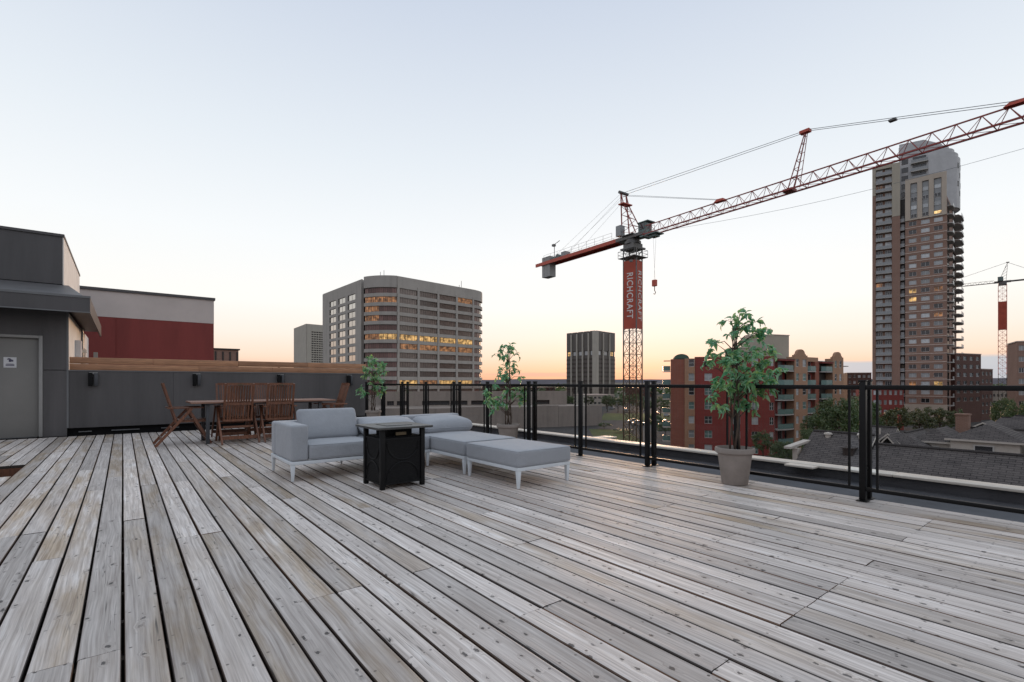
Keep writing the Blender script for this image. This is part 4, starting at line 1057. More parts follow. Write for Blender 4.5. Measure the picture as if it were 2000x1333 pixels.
# upper set-back grey storeys with curved crown
pc = at(1812, 179); 
u0_, u1_ = at(1756, 176.5), at(1814, 171.5)
crown = [tuple(u0_), tuple(u1_)]
cen = at(1817, 181); 
for i in range(13):
    a = -HEAD-pi/2+.35+i*(pi*.80)/12+0
    crown.append((cen.x+8.2*cos(a+.0), cen.y+8.2*sin(a+.0)))
crown += [tuple(at(1765, 196))]
MB().prism(crown, 63, 81.0).obj('crown_storeys', M['crown'], ct)
cw = Wall(u0_, u1_)
for k in range(5):
    z = 67.0+k*2.9
    m_ = MB(); cw.box(m_, cw.L*.40, cw.L*.98, .05, 1.4, z-.25, z); q = m_.obj('balcony_slab', M['slab'], ct)
    m_ = MB(); cw.box(m_, cw.L*.41, cw.L*.97, 1.25, 1.33, z+.02, z+1.0); m_.obj('balcony_panel', M['greyrail'], q)
    cw.put(win_mesh(cw.L*.45, 2.0, M['darkglass'], M['mullion'], 3, 1), 'window', ct, cw.L*.69, .01, z+.3)
    cw.put(win_mesh(cw.L*.22, 1.7, M['darkglass'], M['mullion'], 2, 1), 'window', ct, cw.L*.2, .03, z+.4)
for i in range(2, 9):
    W = Wall(crown[i], crown[i+1])
    for k in range(4):
        if (i+k) % 2: W.put(win_mesh(W.L*.45, 1.8, M['darkglass'], M['mullion'], 1, 1), 'window', ct, W.L/2, .02, 67.4+k*3.2)
def slide(poly, k, dx):
    q = inset(poly, k); return [(p[0]-dx*cos(HEAD), p[1]+dx*sin(HEAD)) for p in q]
for z0, z1, k, dx in ((81.01, 82.6, .35, .3), (82.61, 84.2, 1.0, .9), (84.21, 85.6, 2.0, 1.7), (85.61, 87.0, 3.4, 2.6)):
    MB().prism(slide(crown, k, dx), z0, z1).obj('crown_tier', M['crown'], ct)
# receding right flank with stacked curved balconies
FW = Wall(Dd, E_)
m_ = MB(); FW.box(m_, 0, FW.L, -.5, 0, GZ, 64); m_.obj('flank_wall', M['brownbrick'], ct)
for k in range(-2, 23):
    z = fz(k)
    for a0, a1, o in ((.8, 7.5, 1.5), (FW.L*.50, FW.L*.93, 2.5)):
        m_ = MB().prism([FW.P(a, q, 0)[:2] for a, q in ((a0, .01), (a1, .01), (a1, o*.7), (a1-(a1-a0)*.22, o), (a0+(a1-a0)*.22, o), (a0, o*.7))], z-.22, z)
        q = m_.obj('balcony_slab', M['slab'], ct)
        m_ = MB(); FW.box(m_, a0+(a1-a0)*.2, a1-(a1-a0)*.2, o-.14, o-.08, z+.02, z+1.02); m_.obj('balcony_panel', M['greyrail'], q)
    FW.put(win_mesh(5.0, 2.1, M['darkglass'], M['mullion'], 3, 1), 'window', ct, 4.2, .01, z+.15)
    FW.put(win_mesh(6.5, 2.1, M['darkglass'], M['mullion'], 4, 1), 'window', ct, FW.L*.72, .01, z+.15)
# ---------------- red brick apartment block with tan gables
def su(W, u):
    """distance along a wall line at which picture column u meets it"""
    k = (u-1000)/FOC; c, s = cos(HEAD), sin(HEAD)
    f = lambda p: (c*p.x-s*p.y)-k*(s*p.x+c*p.y)
    a, b = f(W.A), f(W.A+W.t); return -a/(b-a)
K_, L_, E2 = at(1513, 95), at(1310, 100), at(1649, 109)
ra = thing('red_apartment_block', (K_.x, K_.y, GZ), 'red brick apartment block with tan gables and green balconies behind the tallest potted plant', 'apartment building')
RT = 6.1
back2 = E2+(L_-K_)*1.0
MB().prism(inset([tuple(L_), tuple(K_), tuple(E2), tuple(back2)], 2.3), GZ, RT-.5).obj('core', M['darkinfill'], ra)
rows = [(4.35-2.85*k, 5.85-2.85*k) for k in range(7)]
LWa = Wall(L_, K_)
s0, s1 = su(LWa, 1337), su(LWa, 1357); r = random.Random(5)
gsel = lambda i, j: r.choice([M['paleglass'], M['darkglass'], M['paleglass'], M['greenrail']])
PA, PB_, PC_ = L_, L_+LWa.t*s0, L_+LWa.t*s1
facade(ra, L_, PB_, GZ, RT-.2, [], [], M['orangebrick'], None, None, .5)
o = LWa.n*.18
W1 = Wall(PB_+o, PC_+o)
facade(ra, PB_+o, PC_+o, GZ, RT-.1, rows, [(W1.L*.40, W1.L*.95)], M['tanbrick'], gsel, M['whitewin'], .68, .2, 1, 2, 'tan_strip')
W2 = Wall(PC_, K_)
c1 = [(su(W2, a), su(W2, b)) for a, b in ((1376, 1391), (1432, 1446), (1468, 1481), (1503, 1511))]
facade(ra, PC_, K_, GZ, RT, rows, c1, M['redbrick'], lambda i, j: None if (j == 0 and i == 6) else gsel(i, j), M['whitewin'], .5, .18, 2, 2, 'red_wall')
RWa = Wall(K_, E2)
def seg(u0, u1, off, m, cols, top, nm, arch=None, glass=True):
    a, b = su(RWa, u0), su(RWa, u1); A = RWa.A+RWa.t*a+RWa.n*off; B = RWa.A+RWa.t*b+RWa.n*off; W = Wall(A, B)
    cc = [(W.L*p, W.L*q) for p, q in cols]
    facade(ra, A, B, GZ, top, rows if cc else [], cc, m, gsel, M['whitewin'], 1.6 if off > 0 else .5, .15, 1, 2, nm)
    if arch:
        mb = MB(); n = 12; cx = W.L/2; rr = W.L*.30; h0 = top
        mb2 = [(W.P(0, 0, h0), W.P(0, -.5, h0))]
        prof = [(-W.L/2, 0), (-W.L/2, .35), (-W.L*.38, .35), (-W.L*.36, .6), (-rr, .65)]+[(-rr*cos(pi*i/n), .65+rr*.62*sin(pi*i/n)) for i in range(1, n)]+[(rr, .65), (W.L*.36, .6), (W.L*.38, .35), (W.L/2, .35), (W.L/2, 0)]
        b0 = len(mb.v); k = len(prof)
        for oo in (-.005, -.5):
            mb.v += [W.P(cx+x, oo, h0+z+.002) for x, z in prof]
        mb.f.append([i for i in range(k)][::-1]); mb.f.append([k+i for i in range(k)]); mb.m += [0, 0]
        for i in range(k): j = (i+1) % k; mb.f.append([i, j, k+j, k+i]); mb.m.append(0)
        mb.obj('gable_parapet', m, ra)
    return W
def balc(u0, u1, rec, prot, top, nrow, roof=True):
    a, b = su(RWa, u0), su(RWa, u1); A = RWa.A+RWa.t*a-RWa.n*rec; B = RWa.A+RWa.t*b-RWa.n*rec; W = Wall(A, B)
    facade(ra, A, B, GZ, top-.3, [(zb-.8, zt_-.05) for zb, zt_ in rows], [(W.L*.12, W.L*.42), (W.L*.56, W.L*.86)], M['redbrick'], lambda i, j: r.choice([M['darkglass'], M['paleglass']]), M['whitewin'], .5, .12, 1, 1, 'bay_wall', 'balcony_door')
    for k in range(nrow):
        z = rows[k][0]-.85; c = .22*W.L
        P_ = [W.P(.02, .01, 0), W.P(W.L-.02, .01, 0), W.P(W.L-.02, rec+prot*.5, 0), W.P(W.L-c, rec+prot, 0), W.P(c, rec+prot, 0), W.P(.02, rec+prot*.5, 0)]
        q = MB().prism([p[:2] for p in P_], z-.18, z).obj('balcony_slab', M['slab'], ra)
        mb = MB(); pts = [P_[5], P_[4], P_[3], P_[2]]
        for p1, p2 in zip(pts[:-1], pts[1:]):
            Wb = Wall(p1, p2); Wb.box(mb, .02, Wb.L-.02, -.08, -.03, z+.06, z+1.02)
        mb.obj('balcony_panel', M['greenrail'], q)
        mb = MB()
        for p1, p2 in zip(pts[:-1], pts[1:]):
            Wb = Wall(p1, p2); Wb.box(mb, 0, Wb.L, -.09, -.02, z+1.03, z+1.09)
        mb.obj('balcony_rail', M['mullion'], q)
    if roof:
        mb = MB(); W.box(mb, 0, W.L, -.4, rec+prot*.7, top-.28, top); mb.obj('bay_roof', M['redbrick'], ra)
        mb = MB(); W.box(mb, -.1, W.L+.1, -.45, rec+prot*.75, top+.002, top+.12); mb.obj('bay_roof_edge', M['mullion'], ra)
balc(1515, 1546, 1.4, 1.0, RT-.4, 6)
seg(1546.3, 1572, .55, M['tanbrick'], [(.12, .34), (.62, .92)], RT+.2, 'tan_wall', True)
balc(1572.4, 1591, .5, .7, RT-.2, 6, False)
seg(1591.2, 1599, .1, M['orangebrick'], [], RT-.6, 'brick_pier')
balc(1599.2, 1621, 1.4, 1.0, RT-.6, 6)
seg(1621.2, 1642, .55, M['tanbrick'], [(.18, .40), (.62, .84)], RT+.2, 'tan_wall', True)
seg(1642.2, 1649, -.2, M['orangebrick'], [], RT-.3, 'brick_pier')
mb = MB(); W_ = Wall(K_+RWa.t*su(RWa, 1572), K_+RWa.t*su(RWa, 1599)); W_.box(mb, 0, W_.L, -.6, -.1, RT-.6, RT+.3); mb.obj('parapet', M['tanbrick'], ra)
mb = MB(); LWa.box(mb, s1, LWa.L, -.55, .03, RT+.003, RT+.22); mb.obj('coping', M['orangebrick'], ra)
a0, a1 = su(LWa, 1316), su(LWa, 1346); cx, rr = (a0+a1)/2, (a1-a0)/2
mb = MB(); n = 14; k0 = 0
for oo in (.05, -5):
    mb.v += [LWa.P(cx-rr*cos(pi*i/n), oo, RT-.1+.95*sin(pi*i/n)) for i in range(n+1)]
k = n+1; mb.f.append(list(range(k))[::-1]); mb.f.append([k+i for i in range(k)]); mb.m += [0, 0]
for i in range(k): j = (i+1) % k; mb.f.append([i, j, k+j, k+i]); mb.m.append(0)
mb.obj('barrel_roof', M['copper'], ra)
for u0, u1, d0, z1 in ((1462, 1508, 104, 11.0), (1508, 1541, 104, 11.2), (1425, 1462, 103, 8.3)):
    A, B = at(u0, d0), at(u1, d0+(1.5 if u0 > 1500 else -1)); W = Wall(A, B); mb = MB(); W.box(mb, 0, W.L, -7, 0, RT-.6, z1); q = mb.obj('lift_penthouse', M['beige'], ra)
    mb = MB(); W.box(mb, -.1, W.L+.1, -7.1, .1, z1+.002, z1+.18); mb.obj('penthouse_coping', M['line'], q)
for k in range(6):
    z = rows[k][0]-.85; mb = MB(); LWa.box(mb, -1.5, -.02, -3, -.6, z-.18, z); q = mb.obj('balcony_slab', M['slab'], ra)
    mb = MB(); LWa.box(mb, -1.48, -.05, -.7, -.62, z+.05, z+1.05); LWa.box(mb, -1.48, -1.40, -3, -.71, z+.05, z+1.05); mb.obj('balcony_panel', M['greenrail'], q)
mb = MB(); LWa.box(mb, -1.3, -.02, -2.4, -.5, 5.55, 5.67); mb.obj('eave_board', M['mullion'], ra)
mb = MB(); RWa.box(mb, RWa.L, RWa.L+1.2, -1.5, .3, 4.7, 4.85); mb.obj('eave_board', M['mullion'], ra)

# ---------------- small blocks near the condominium tower
def block_building(name, label, u0, u1, d0, d1, vtop, m, nfl, nwin, glass='darkglass', fh=2.9, depth=12, cat='building', group=None, z_off=0, frame='whitewin'):
    A, B = at(u0, d0), at(u1, d1); W = Wall(A, B); zt = zat(vtop, (d0+d1)/2); c = A.lerp(B, .5)
    b = thing(name, (c.x, c.y, GZ), label, cat, group)
    mb = MB(); W.box(mb, .1, W.L-.1, -depth, -.45, GZ, zt-.1); mb.obj('core', m, b)
    rr_ = [(zt-.9-fh*k-1.35, zt-.9-fh*k) for k in range(nfl)]
    cw = W.L/nwin
    cc = [((i+.22)*cw, (i+.78)*cw) for i in range(nwin)]
    facade(b, A, B, GZ, zt, rr_, cc, m, (lambda i, j: r.choice([M['darkglass'], M['paleglass']])) if glass == 'mix' else M[glass], M[frame], .4, .2, 2, 1)
    mb = MB(); W.box(mb, -.1, W.L+.1, -depth, .12, zt+.002, zt+.25); mb.obj('roof_edge', M['line'], b)
    return b
M['midbrick'] = brick_mat('maroon_brick', (.120, .045, .035, 1), (.095, .036, .030, 1), (.12, .08, .06, 1))
block_building('brick_block', 'dark red brick block close behind the right side of the condominium tower', 1866, 1916, 172, 178, 692, M['midbrick'], 6, 4)
block_building('brick_block', 'lower maroon brick block between the red block and the far crane', 1916.5, 1939, 185, 190, 722, M['midbrick'], 6, 3)
block_building('brick_tower', 'brown brick apartment tower cut by the right edge of the photo', 1986, 2060, 128, 124, 667, M['brownbrick'], 7, 4, 'mix')
block_building('townhouse_row', 'red and white townhouse row at the foot of the condominium tower', 1704, 1765, 148, 146, 757, M['redbrick'], 3, 6, 'paleglass')
block_building('brick_block', 'low dark brick block left of the condominium tower foot', 1655, 1702, 240, 236, 729, M['midbrick'], 4, 5, 'mix')
block_building('low_building', 'low pale building under the rail right of the condominium tower', 1938, 1985, 200, 198, 765, M['vinyl'], 2, 6)

# far low buildings between the ribbed tower, the crane and the red block
far = [(1202, 1216, 420, 752, 'paleconc', 'pale low block just right of the ribbed tower'), (1214, 1246, 520, 748.5, 'beige', 'beige low block behind the crane mast'),
       (1250, 1276, 480, 751, 'midbrick', 'maroon low block right of the crane mast'), (1270, 1302, 640, 749, 'paleconc', 'pale long block at the edge of the red apartment block'),
       (1040, 1084, 380, 757, 'midbrick', 'dull red long building left of the ribbed tower'), (950, 1012, 330, 752.5, 'midbrick', 'reddish long building behind the sparse potted plant'),
       (1150, 1200, 290, 772, 'vinyl', 'cream low building at the foot of the ribbed tower'), (1655, 1700, 420, 738, 'brownbrick', 'brown far block left of the condominium tower')]
for u0, u1, d_, v_, m_, lb in far:
    block_building('far_building', lb, u0, u1, d_, d_*1.02, v_, M[m_], 3, 6, 'darkglass', 3.2, 20, 'building', None)

# ---------------- concrete podium in front of the office tower
ob = at(930, 160)
pd = thing('concrete_podium', (ob.x, ob.y, GZ), 'low brutalist concrete podium with dark window slots seen through the railing glass', 'building')
A, B = at(748, 168), at(1107, 182); W = Wall(A, B)
sl_ = [(.02, .055), (.07, .12), (.20, .345), (.355, .44), (.46, .56), (.57, .615), (.80, .90)]
facade(pd, A, B, GZ, -1.9, [(-6.7, -5.2)], [(W.L*a, W.L*b) for a, b in sl_], M['podium'], M['darkglass'], M['mullion'], 1.2, .8, 3, 1)
mb = MB(); W.box(mb, 0.1, W.L-.1, -26, -1.21, GZ, -2.6); mb.obj('core', M['podium'], pd)
A, B = at(740, 138), at(1176, 163); W = Wall(A, B)
mb = MB(); W.box(mb, 0, W.L, -40, -.6, GZ, -6.95); mb.obj('terrace', M['podium'], pd)
npn = 9
for i in range(npn):
    mb = MB(); W.box(mb, W.L*i/npn+.04, W.L*(i+1)/npn-.04, -.59, 0, GZ, -6.4+.25*((i*7) % 3 == 0)); mb.obj('wall_panel', M['podium'], pd)
mb = MB(); W.box(mb, W.L*.12, W.L*.22, .01, .05, -10.5, -8.8); mb.obj('dark_opening', M['darkglass'], pd)

# ---------------- streets, lawns, car park
def sheet(name, pts, z, m): return struct(name, MB().poly([(p.x, p.y, z) for p in pts]), m)
sheet('street', [at(560, 60), at(2300, 22), at(2050, 260), at(560, 330)], GZ+.004, M['asphalt'])
sheet('lawn', [at(1168, 112), at(1262, 112), at(1225, 146), at(1150, 150)], GZ+.008, M['grass'])
sheet('lawn', [at(1172, 185), at(1310, 185), at(1310, 226), at(1180, 226)], GZ+.012, M['grass'])
sheet('lawn', [at(1320, 90), at(1570, 60), at(1700, 75), at(1620, 93), at(1513, 90)], GZ+.016, M['grass'])

# ---------------- cars
def car_mesh(body):
    mb = MB(); 
    prof = [(-2.15, .35), (-2.2, .75), (-2.05, .92), (-1.25, .98), (2.0, .90), (2.2, .72), (2.2, .35)]
    pr2 = [(-1.55, .965), (-1.0, 1.42), (.35, 1.45), (1.15, .93)]
    def ext(pf, hw, hw2, mi):
        b = len(mb.v); n = len(pf)
        for s in (-1, 1): mb.v.extend([(x, s*(hw if z < 1 else hw2), z) for x, z in pf])
        mb.f.append([b+i for i in range(n)]); mb.f.append([b+n+i for i in range(n)][::-1]); mb.m.extend([mi, mi])
        for i in range(n): j = (i+1) % n; mb.f.append([b+i, b+n+i, b+n+j, b+j]); mb.m.append(mi)
    ext(prof, .88, .88, 0); ext(pr2, .80, .62, 1)
    mb.box(-.95, .3, -.60, .60, 1.452, 1.475, 0)
    return mb
wheel = MB().tube([(0, -.1, 0), (0, .1, 0)], .33, 12).mesh('wheel', M['blackmat'])
CP = [(1196, 262, 'silver', (.42, .43, .45)), (1222, 246, 'white', (.66, .66, .66)), (1238, 172, 'white', (.64, .64, .62)), (1247, 163, 'silver', (.38, .40, .43)), (1262, 238, 'dark blue', (.03, .04, .09)),
      (1276, 168, 'black', (.02, .02, .02)), (1289, 176, 'white', (.62, .63, .64)), (1299, 158, 'silver', (.40, .42, .43)), (1283, 214, 'red', (.25, .03, .02)), (1302, 205, 'silver', (.42, .44, .46))]
WH = ['beside the lawn left of the crane mast', 'behind the crane mast on the far lot', 'just right of the crane mast foot', 'second right of the crane mast foot', 'on the far lot past the lawn',
      'near the double railing post', 'parked left of the red apartment block', 'closest to the red apartment block corner', 'on the lot beside the far lawn', 'farther back by the red apartment block corner']
carm = {}
for (u, d, cn, c), wh in zip(CP, WH):
    p = at(u, d)
    cr = thing('parked_car', (p.x, p.y, GZ+.03), f'{cn} parked car {wh}', 'car', 'cars parked beyond the lawn', rz=R(25 if d > 200 else -40))
    if cn not in carm: carm[cn] = car_mesh(cn).mesh('body', [mat('car_paint_'+cn.replace(' ', '_'), c, .25, 0, 0, coat=.6), M['darkglass']])
    link('body', carm[cn], cr)
    for x in (-1.35, 1.35):
        for y in (-.82, .82): link('wheel', wheel, cr, (x, y, .33))

# ---------------- shingled roofs of the houses next door
def roof_mesh(L, hw, ze, zr, hip0=0, hip1=0, th=.16):
    """ridge along local y from -L/2 to L/2, eaves at x=+-hw"""
    r0, r1 = -L/2+hip0, L/2-hip1
    A = [(-hw, -L/2, ze), (hw, -L/2, ze), (hw, L/2, ze), (-hw, L/2, ze), (0, r0, zr), (0, r1, zr)]
    me = bpy.data.meshes.new('roof')
    V = A+[(x, y, z-th) for x, y, z in A]
    F = [(0, 4, 5, 3), (1, 2, 5, 4), (0, 1, 4), (2, 3, 5)]
    lo = [tuple(i+6 for i in f)[::-1] for f in F]
    side = [(0, 6, 7, 1), (1, 7, 8, 2), (2, 8, 9, 3), (3, 9, 6, 0)]
    if not hip0: F = F[:2]+F[2:]
    me.from_pydata(V, [], [f for f in F]+lo+side)
    me.materials.append(M['shingle']); me.materials.append(M['eave'])
    for i, p in enumerate(me.polygons): p.material_index = 0 if i < 4 else 1
    if not hip0: me.polygons[2].material_index = 1
    if not hip1: me.polygons[3].material_index = 1
    uv = me.uv_layers.new(name='UVMap'); sl = sqrt(hw*hw+(zr-ze)**2)/hw
    for p in me.polygons:
        for li in p.loop_indices:
            c = me.vertices[me.loops[li].vertex_index].co
            uv.data[li].uv = (c.y, abs(c.x)*sl) if abs(p.normal.x) > abs(p.normal.y) else (c.x, abs(abs(c.y)-L/2)*1.3)
    return me
def house(label, X, Y0, Y1, hw, ze, zr, hip0=0, hip1=0, vents=(), rz=0, group='shingle roofed houses beyond the railing'):
    Lh = Y1-Y0; h = thing('shingle_house', (X, (Y0+Y1)/2, GZ), label, 'house', group, rz)
    link('roof', roof_mesh(Lh+.5, hw, ze-GZ, zr-GZ, hip0, hip1), h)
    ww = hw-.45
    wl_ = MB().box(-ww, ww, -Lh/2, Lh/2, 0, ze-GZ-.02)
    for y, on in ((-Lh/2, not hip0), (Lh/2, not hip1)):
        if on:
            zz = ze-GZ; k = (zr-ze)/hw; s = .06 if y < 0 else -.06
            wl_.poly([(-ww, y, zz-.02), (ww, y, zz-.02), (0, y, zz+k*ww-.18)]); wl_.poly([(-ww, y+s, zz-.02), (ww, y+s, zz-.02), (0, y+s, zz+k*ww-.18)][::-1])
    wl_.obj('wall', M['vinyl'], h, world=False)
    for side in (-1, 1):
        MB().box(side*hw-.07, side*hw+.07, -Lh/2-.25, Lh/2+.25, ze-GZ-.17, ze-GZ-.05).obj('gutter', M['eave'], h, world=False)
        for i in range(int(Lh/3.2)):
            y = -Lh/2+1.6+i*3.2
            o = link('window', win_mesh(1.1, 1.3, M['darkglass'], M['whitewin'], 1, 2), h, (side*(ww+.005), y, ze-GZ-2.2), (0, 0, -side*pi/2 if side < 0 else pi/2))
    MB().tube([(0, -Lh/2-.2+hip0, zr-GZ+.03), (0, Lh/2+.2-hip1, zr-GZ+.03)], .075, 6).obj('ridge_cap', M['shingle'], h, world=False)
    for x, y, kd in vents:
        z = zr-GZ-abs(x)*(zr-ze)/hw
        if kd == 'v': MB().box(x-.22, x+.22, y-.22, y+.22, z-.12, z+.20).box(x-.28, x+.28, y-.28, y+.28, z+.201, z+.26).obj('roof_vent', M['mullion'], h, world=False)
        elif kd == 'w': MB().lathe([(.13, z-.1), (.13, z+.10), (.21, z+.11), (.18, z+.19), (0, z+.23)], 12, 0, (x, y, 0)).obj('roof_vent', M['eave'], h, world=False)
        elif kd == 'p': MB().tube([(x, y, z-.1), (x, y, z+.45)], .05, 8).obj('vent_pipe', M['eave'], h, world=False)
        elif kd == 'c': MB().box(x-.4, x+.4, y-.3, y+.3, z-.6, z+1.1).box(x-.46, x+.46, y-.36, y+.36, z+1.101, z+1.2).obj('chimney', M['brownbrick'], h, world=False)
    return h
def dormer(h, x, y, wd, zb, zt_, face=-1, length=4.0, hip=.0, win=True, nm='dormer'):
    """small gable facing -x on the slope; coordinates in world"""
    q = tuple(WL[h]); hw = wd/2
    o = link(nm, roof_mesh(length, hw+.25, 0, zt_-zb, hip, 0, .12), h, (x+length/2-q[0], y-q[1], zb-q[2]), (0, 0, -pi/2))
    d = MB().box(x+.25, x+length, y-hw, y+hw, zb-1.3, zb-.02)
    if not hip: d.poly([(x+.25, y+hw, zb-.02), (x+.25, y-hw, zb-.02), (x+.25, y, zt_-.15)])
    d.obj(nm+'_wall', M['eave'], h)
    if win:
        link('window', win_mesh(wd*.3, .75, M['darkglass'], M['whitewin'], 1, 2), h, Vector((x+.24, y, zb-1.05))-WL[h], (0, 0, -pi/2))
h1 = house('long dark shingled roof nearest the deck, running past the right edge', 30, -16, 8.3, 7.0, -6.4, -2.0, 0, 0, [(-2.2, -9, 'v'), (-1.2, -2, 'p'), (.4, 6, 'w')])
h2 = house('taller end roof with white vent caps at the left end of the nearest row', 30.2, 8.4, 10.85, 7.4, -6.4, -1.58, 0, 0, [(-.3, .6, 'w'), (-.2, -.9, 'w'), (-1.3, -.7, 'v')])
h3 = house('second row shingled roof with white gabled dormers, right half of the view', 47.5, -14, 11, 8.5, -6.6, -2.1, 0, 3.5, [(-2.2, 2.5, 'v'), (-1, -5, 'w'), (-1.8, -1, 'p')])
dormer(h3, 41.0, 5.65, 3.1, -2.40, -1.45, hip=1.5)
dormer(h3, 41.2, 2.2, 2.4, -2.45, -1.5, hip=0)
dormer(h3, 42.0, 8.2, 1.9, -2.75, -1.95, hip=.8)
h4 = house('plain hip roof behind the railing double post, in front of the green trees', 46, 11.3, 14.6, 7, -6.6, -2.3, 0, 1.6, [(-1, 0, 'w'), (-.8, -1, 'p')])
dormer(h4, 39.5, 11.3, .9, -3.3, -2.45, hip=0, length=2.5, win=False, nm='gablet'); dormer(h4, 39.7, 10.1, .9, -3.3, -2.4, hip=0, length=2.5, win=False, nm='gablet')
h5 = house('third row long shingled roof with chimney, below the condominium tower', 64, -12, 10.5, 9, -6.6, -1.9, 0, 4, [(-2, 4, 'v'), (-3, -3, 'v'), (-2.5, 1, 'p'), (-2.6, 1.4, 'p'), (-.8, -6, 'c')])
h6 = house('far hip roof just under the brick blocks', 82, 2, 12.5, 9, -6.8, -3.0, 3, 3, [(-2, -6, 'v'), (-2, 2, 'w')])
h7 = house('farthest shingled roof cut by the right edge', 84, -24, 0, 9, -6.8, -1.5, 0, 0, [(-2, 0, 'v')])
# white porch gable end at the left end of the nearest row
pg = thing('porch_gable', (28, 11.6, -6), 'small white porch gable at the left end of the nearest shingled roof', 'porch', None)
MB().box(28.45, 28.95, 11.20, 11.45, -13, -2.44).obj('wall', M['eave'], pg)
MB().hexa([(28.0, 11.35, -2.43), (29.5, 10.95, -2.13), (29.5, 11.30, -2.13), (28.0, 11.70, -2.43), (28.0, 11.35, -2.31), (29.5, 10.95, -2.01), (29.5, 11.30, -2.01), (28.0, 11.70, -2.31)]).obj('eave_board', M['eave'], pg)
def cross_gable(h, x, y, hw, zr, length):
    """plain roof wing facing -x, ridge along x, gutters on both sides"""
    q = tuple(WL[h]); link('cross_roof', roof_mesh(length, hw, zr-hw*.6-q[2], zr-q[2], hw*.8, 0, .14), h, (x+length/2-q[0], y-q[1], 0), (0, 0, -pi/2))
    MB().tube([(x+hw*.8, y, zr+.03), (x+length, y, zr+.03)], .07, 6).obj('ridge_cap', M['shingle'], h)
cross_gable(h3, 39.2, 9.6, 3.0, -2.3, 7); cross_gable(h3, 38.5, -2.5, 3.6, -2.2, 8); cross_gable(h5, 54.5, 4.5, 4.0, -1.9, 9); cross_gable(h5, 54.0, -4.5, 3.6, -2.1, 9)
dormer(h3, 40.6, 10.3, 1.0, -3.0, -2.3, hip=0, length=2.5, win=False, nm='gablet'); dormer(h5, 55.0, 7.6, 2.4, -3.0, -2.1, hip=0); dormer(h5, 55.0, 1.0, 2.6, -2.9, -2.0, hip=0)
MB().box(46.8, 47.6, 7.2, 7.9, -3, -1.2).box(46.75, 47.65, 7.15, 7.95, -1.199, -1.1).obj('chimney', M['brownbrick'], h3)

# ---------------- trees
def crown_mesh(seed, m, n_cl=70, per=42, leaf=.26):
    r = random.Random(seed); mb = MB()
    for c in range(n_cl):
        a = r.uniform(0, 6.283); zz = r.uniform(-.85, 1); q = sqrt(max(0, 1-zz*zz*.9)); k = r.uniform(.45, 1.0)**.6*(1+.22*mnoise.noise(Vector((cos(a)*1.7, sin(a)*1.7, zz*2+seed))))
        cc = Vector((cos(a)*q*k, sin(a)*q*k, zz*k)); cr_ = r.uniform(.13, .27)
        for i in range(per):
            d = Vector((r.gauss(0, 1), r.gauss(0, 1), r.gauss(0, .75))).normalized()*cr_*r.uniform(.4, 1.05); p = cc+d
            nn = (d.normalized()+Vector((r.uniform(-.9, .9), r.uniform(-.9, .9), r.uniform(-.2, 1.1)))).normalized()
            x = nn.orthogonal().normalized(); x.rotate(Matrix.Rotation(r.uniform(0, 6.28), 3, nn)); y = nn.cross(x); s = leaf*r.uniform(.16, .34)
            mb.poly([p-x*s, p-y*s*.6, p+x*s, p+y*s*.6])
    return mb.mesh('crown', m)
def trunk_mesh(seed):
    r = random.Random(seed); mb = MB()
    mb.tube([(0, 0, 0), (.01, 0, .25), (.0, .01, .5), (.01, .01, .8)], [.030, .022, .018, .008], 8)
    for i in range(9):
        a = i*2.4; z = r.uniform(.22, .6); l = r.uniform(.18, .32)
        mb.tube([(0, 0, z), (cos(a)*l*.5, sin(a)*l*.5, z+l*.35), (cos(a)*l, sin(a)*l, z+l*.55)], [.012, .008, .003], 5)
    return mb.mesh('trunk', M['bark'])
CRN = [crown_mesh(i, M['treeleaf']) for i in range(3)]; CRY = [crown_mesh(10+i, M['yellowleaf']) for i in range(2)]
CRS = [crown_mesh(20, M['treeleaf'], 150, 60, .17), crown_mesh(21, M['treeleaf'], 150, 60, .17)]
TRK = [trunk_mesh(i) for i in range(2)]
def tree(u, d, vtop, wpx, label, kind='g', group=None, k=0, zr=.62):
    p = at(u, d); zt = zat(vtop, d); H = zt-GZ; rad = wpx*d/FOC/2
    t = thing('leafy_tree', (p.x, p.y, GZ), label, 'tree', group, rz=k*1.3)
    link('trunk', TRK[k % 2], t, (0, 0, 0), None, (H*.9, H*.9, H*.95))
    hz = H*zr/2
    cm = CRS[k % 2] if kind == 's' else CRN[k % 3] if kind == 'g' else CRY[k % 2]
    link('crown', cm, t, (0, 0, H-hz), None, (rad, rad, hz)); return t
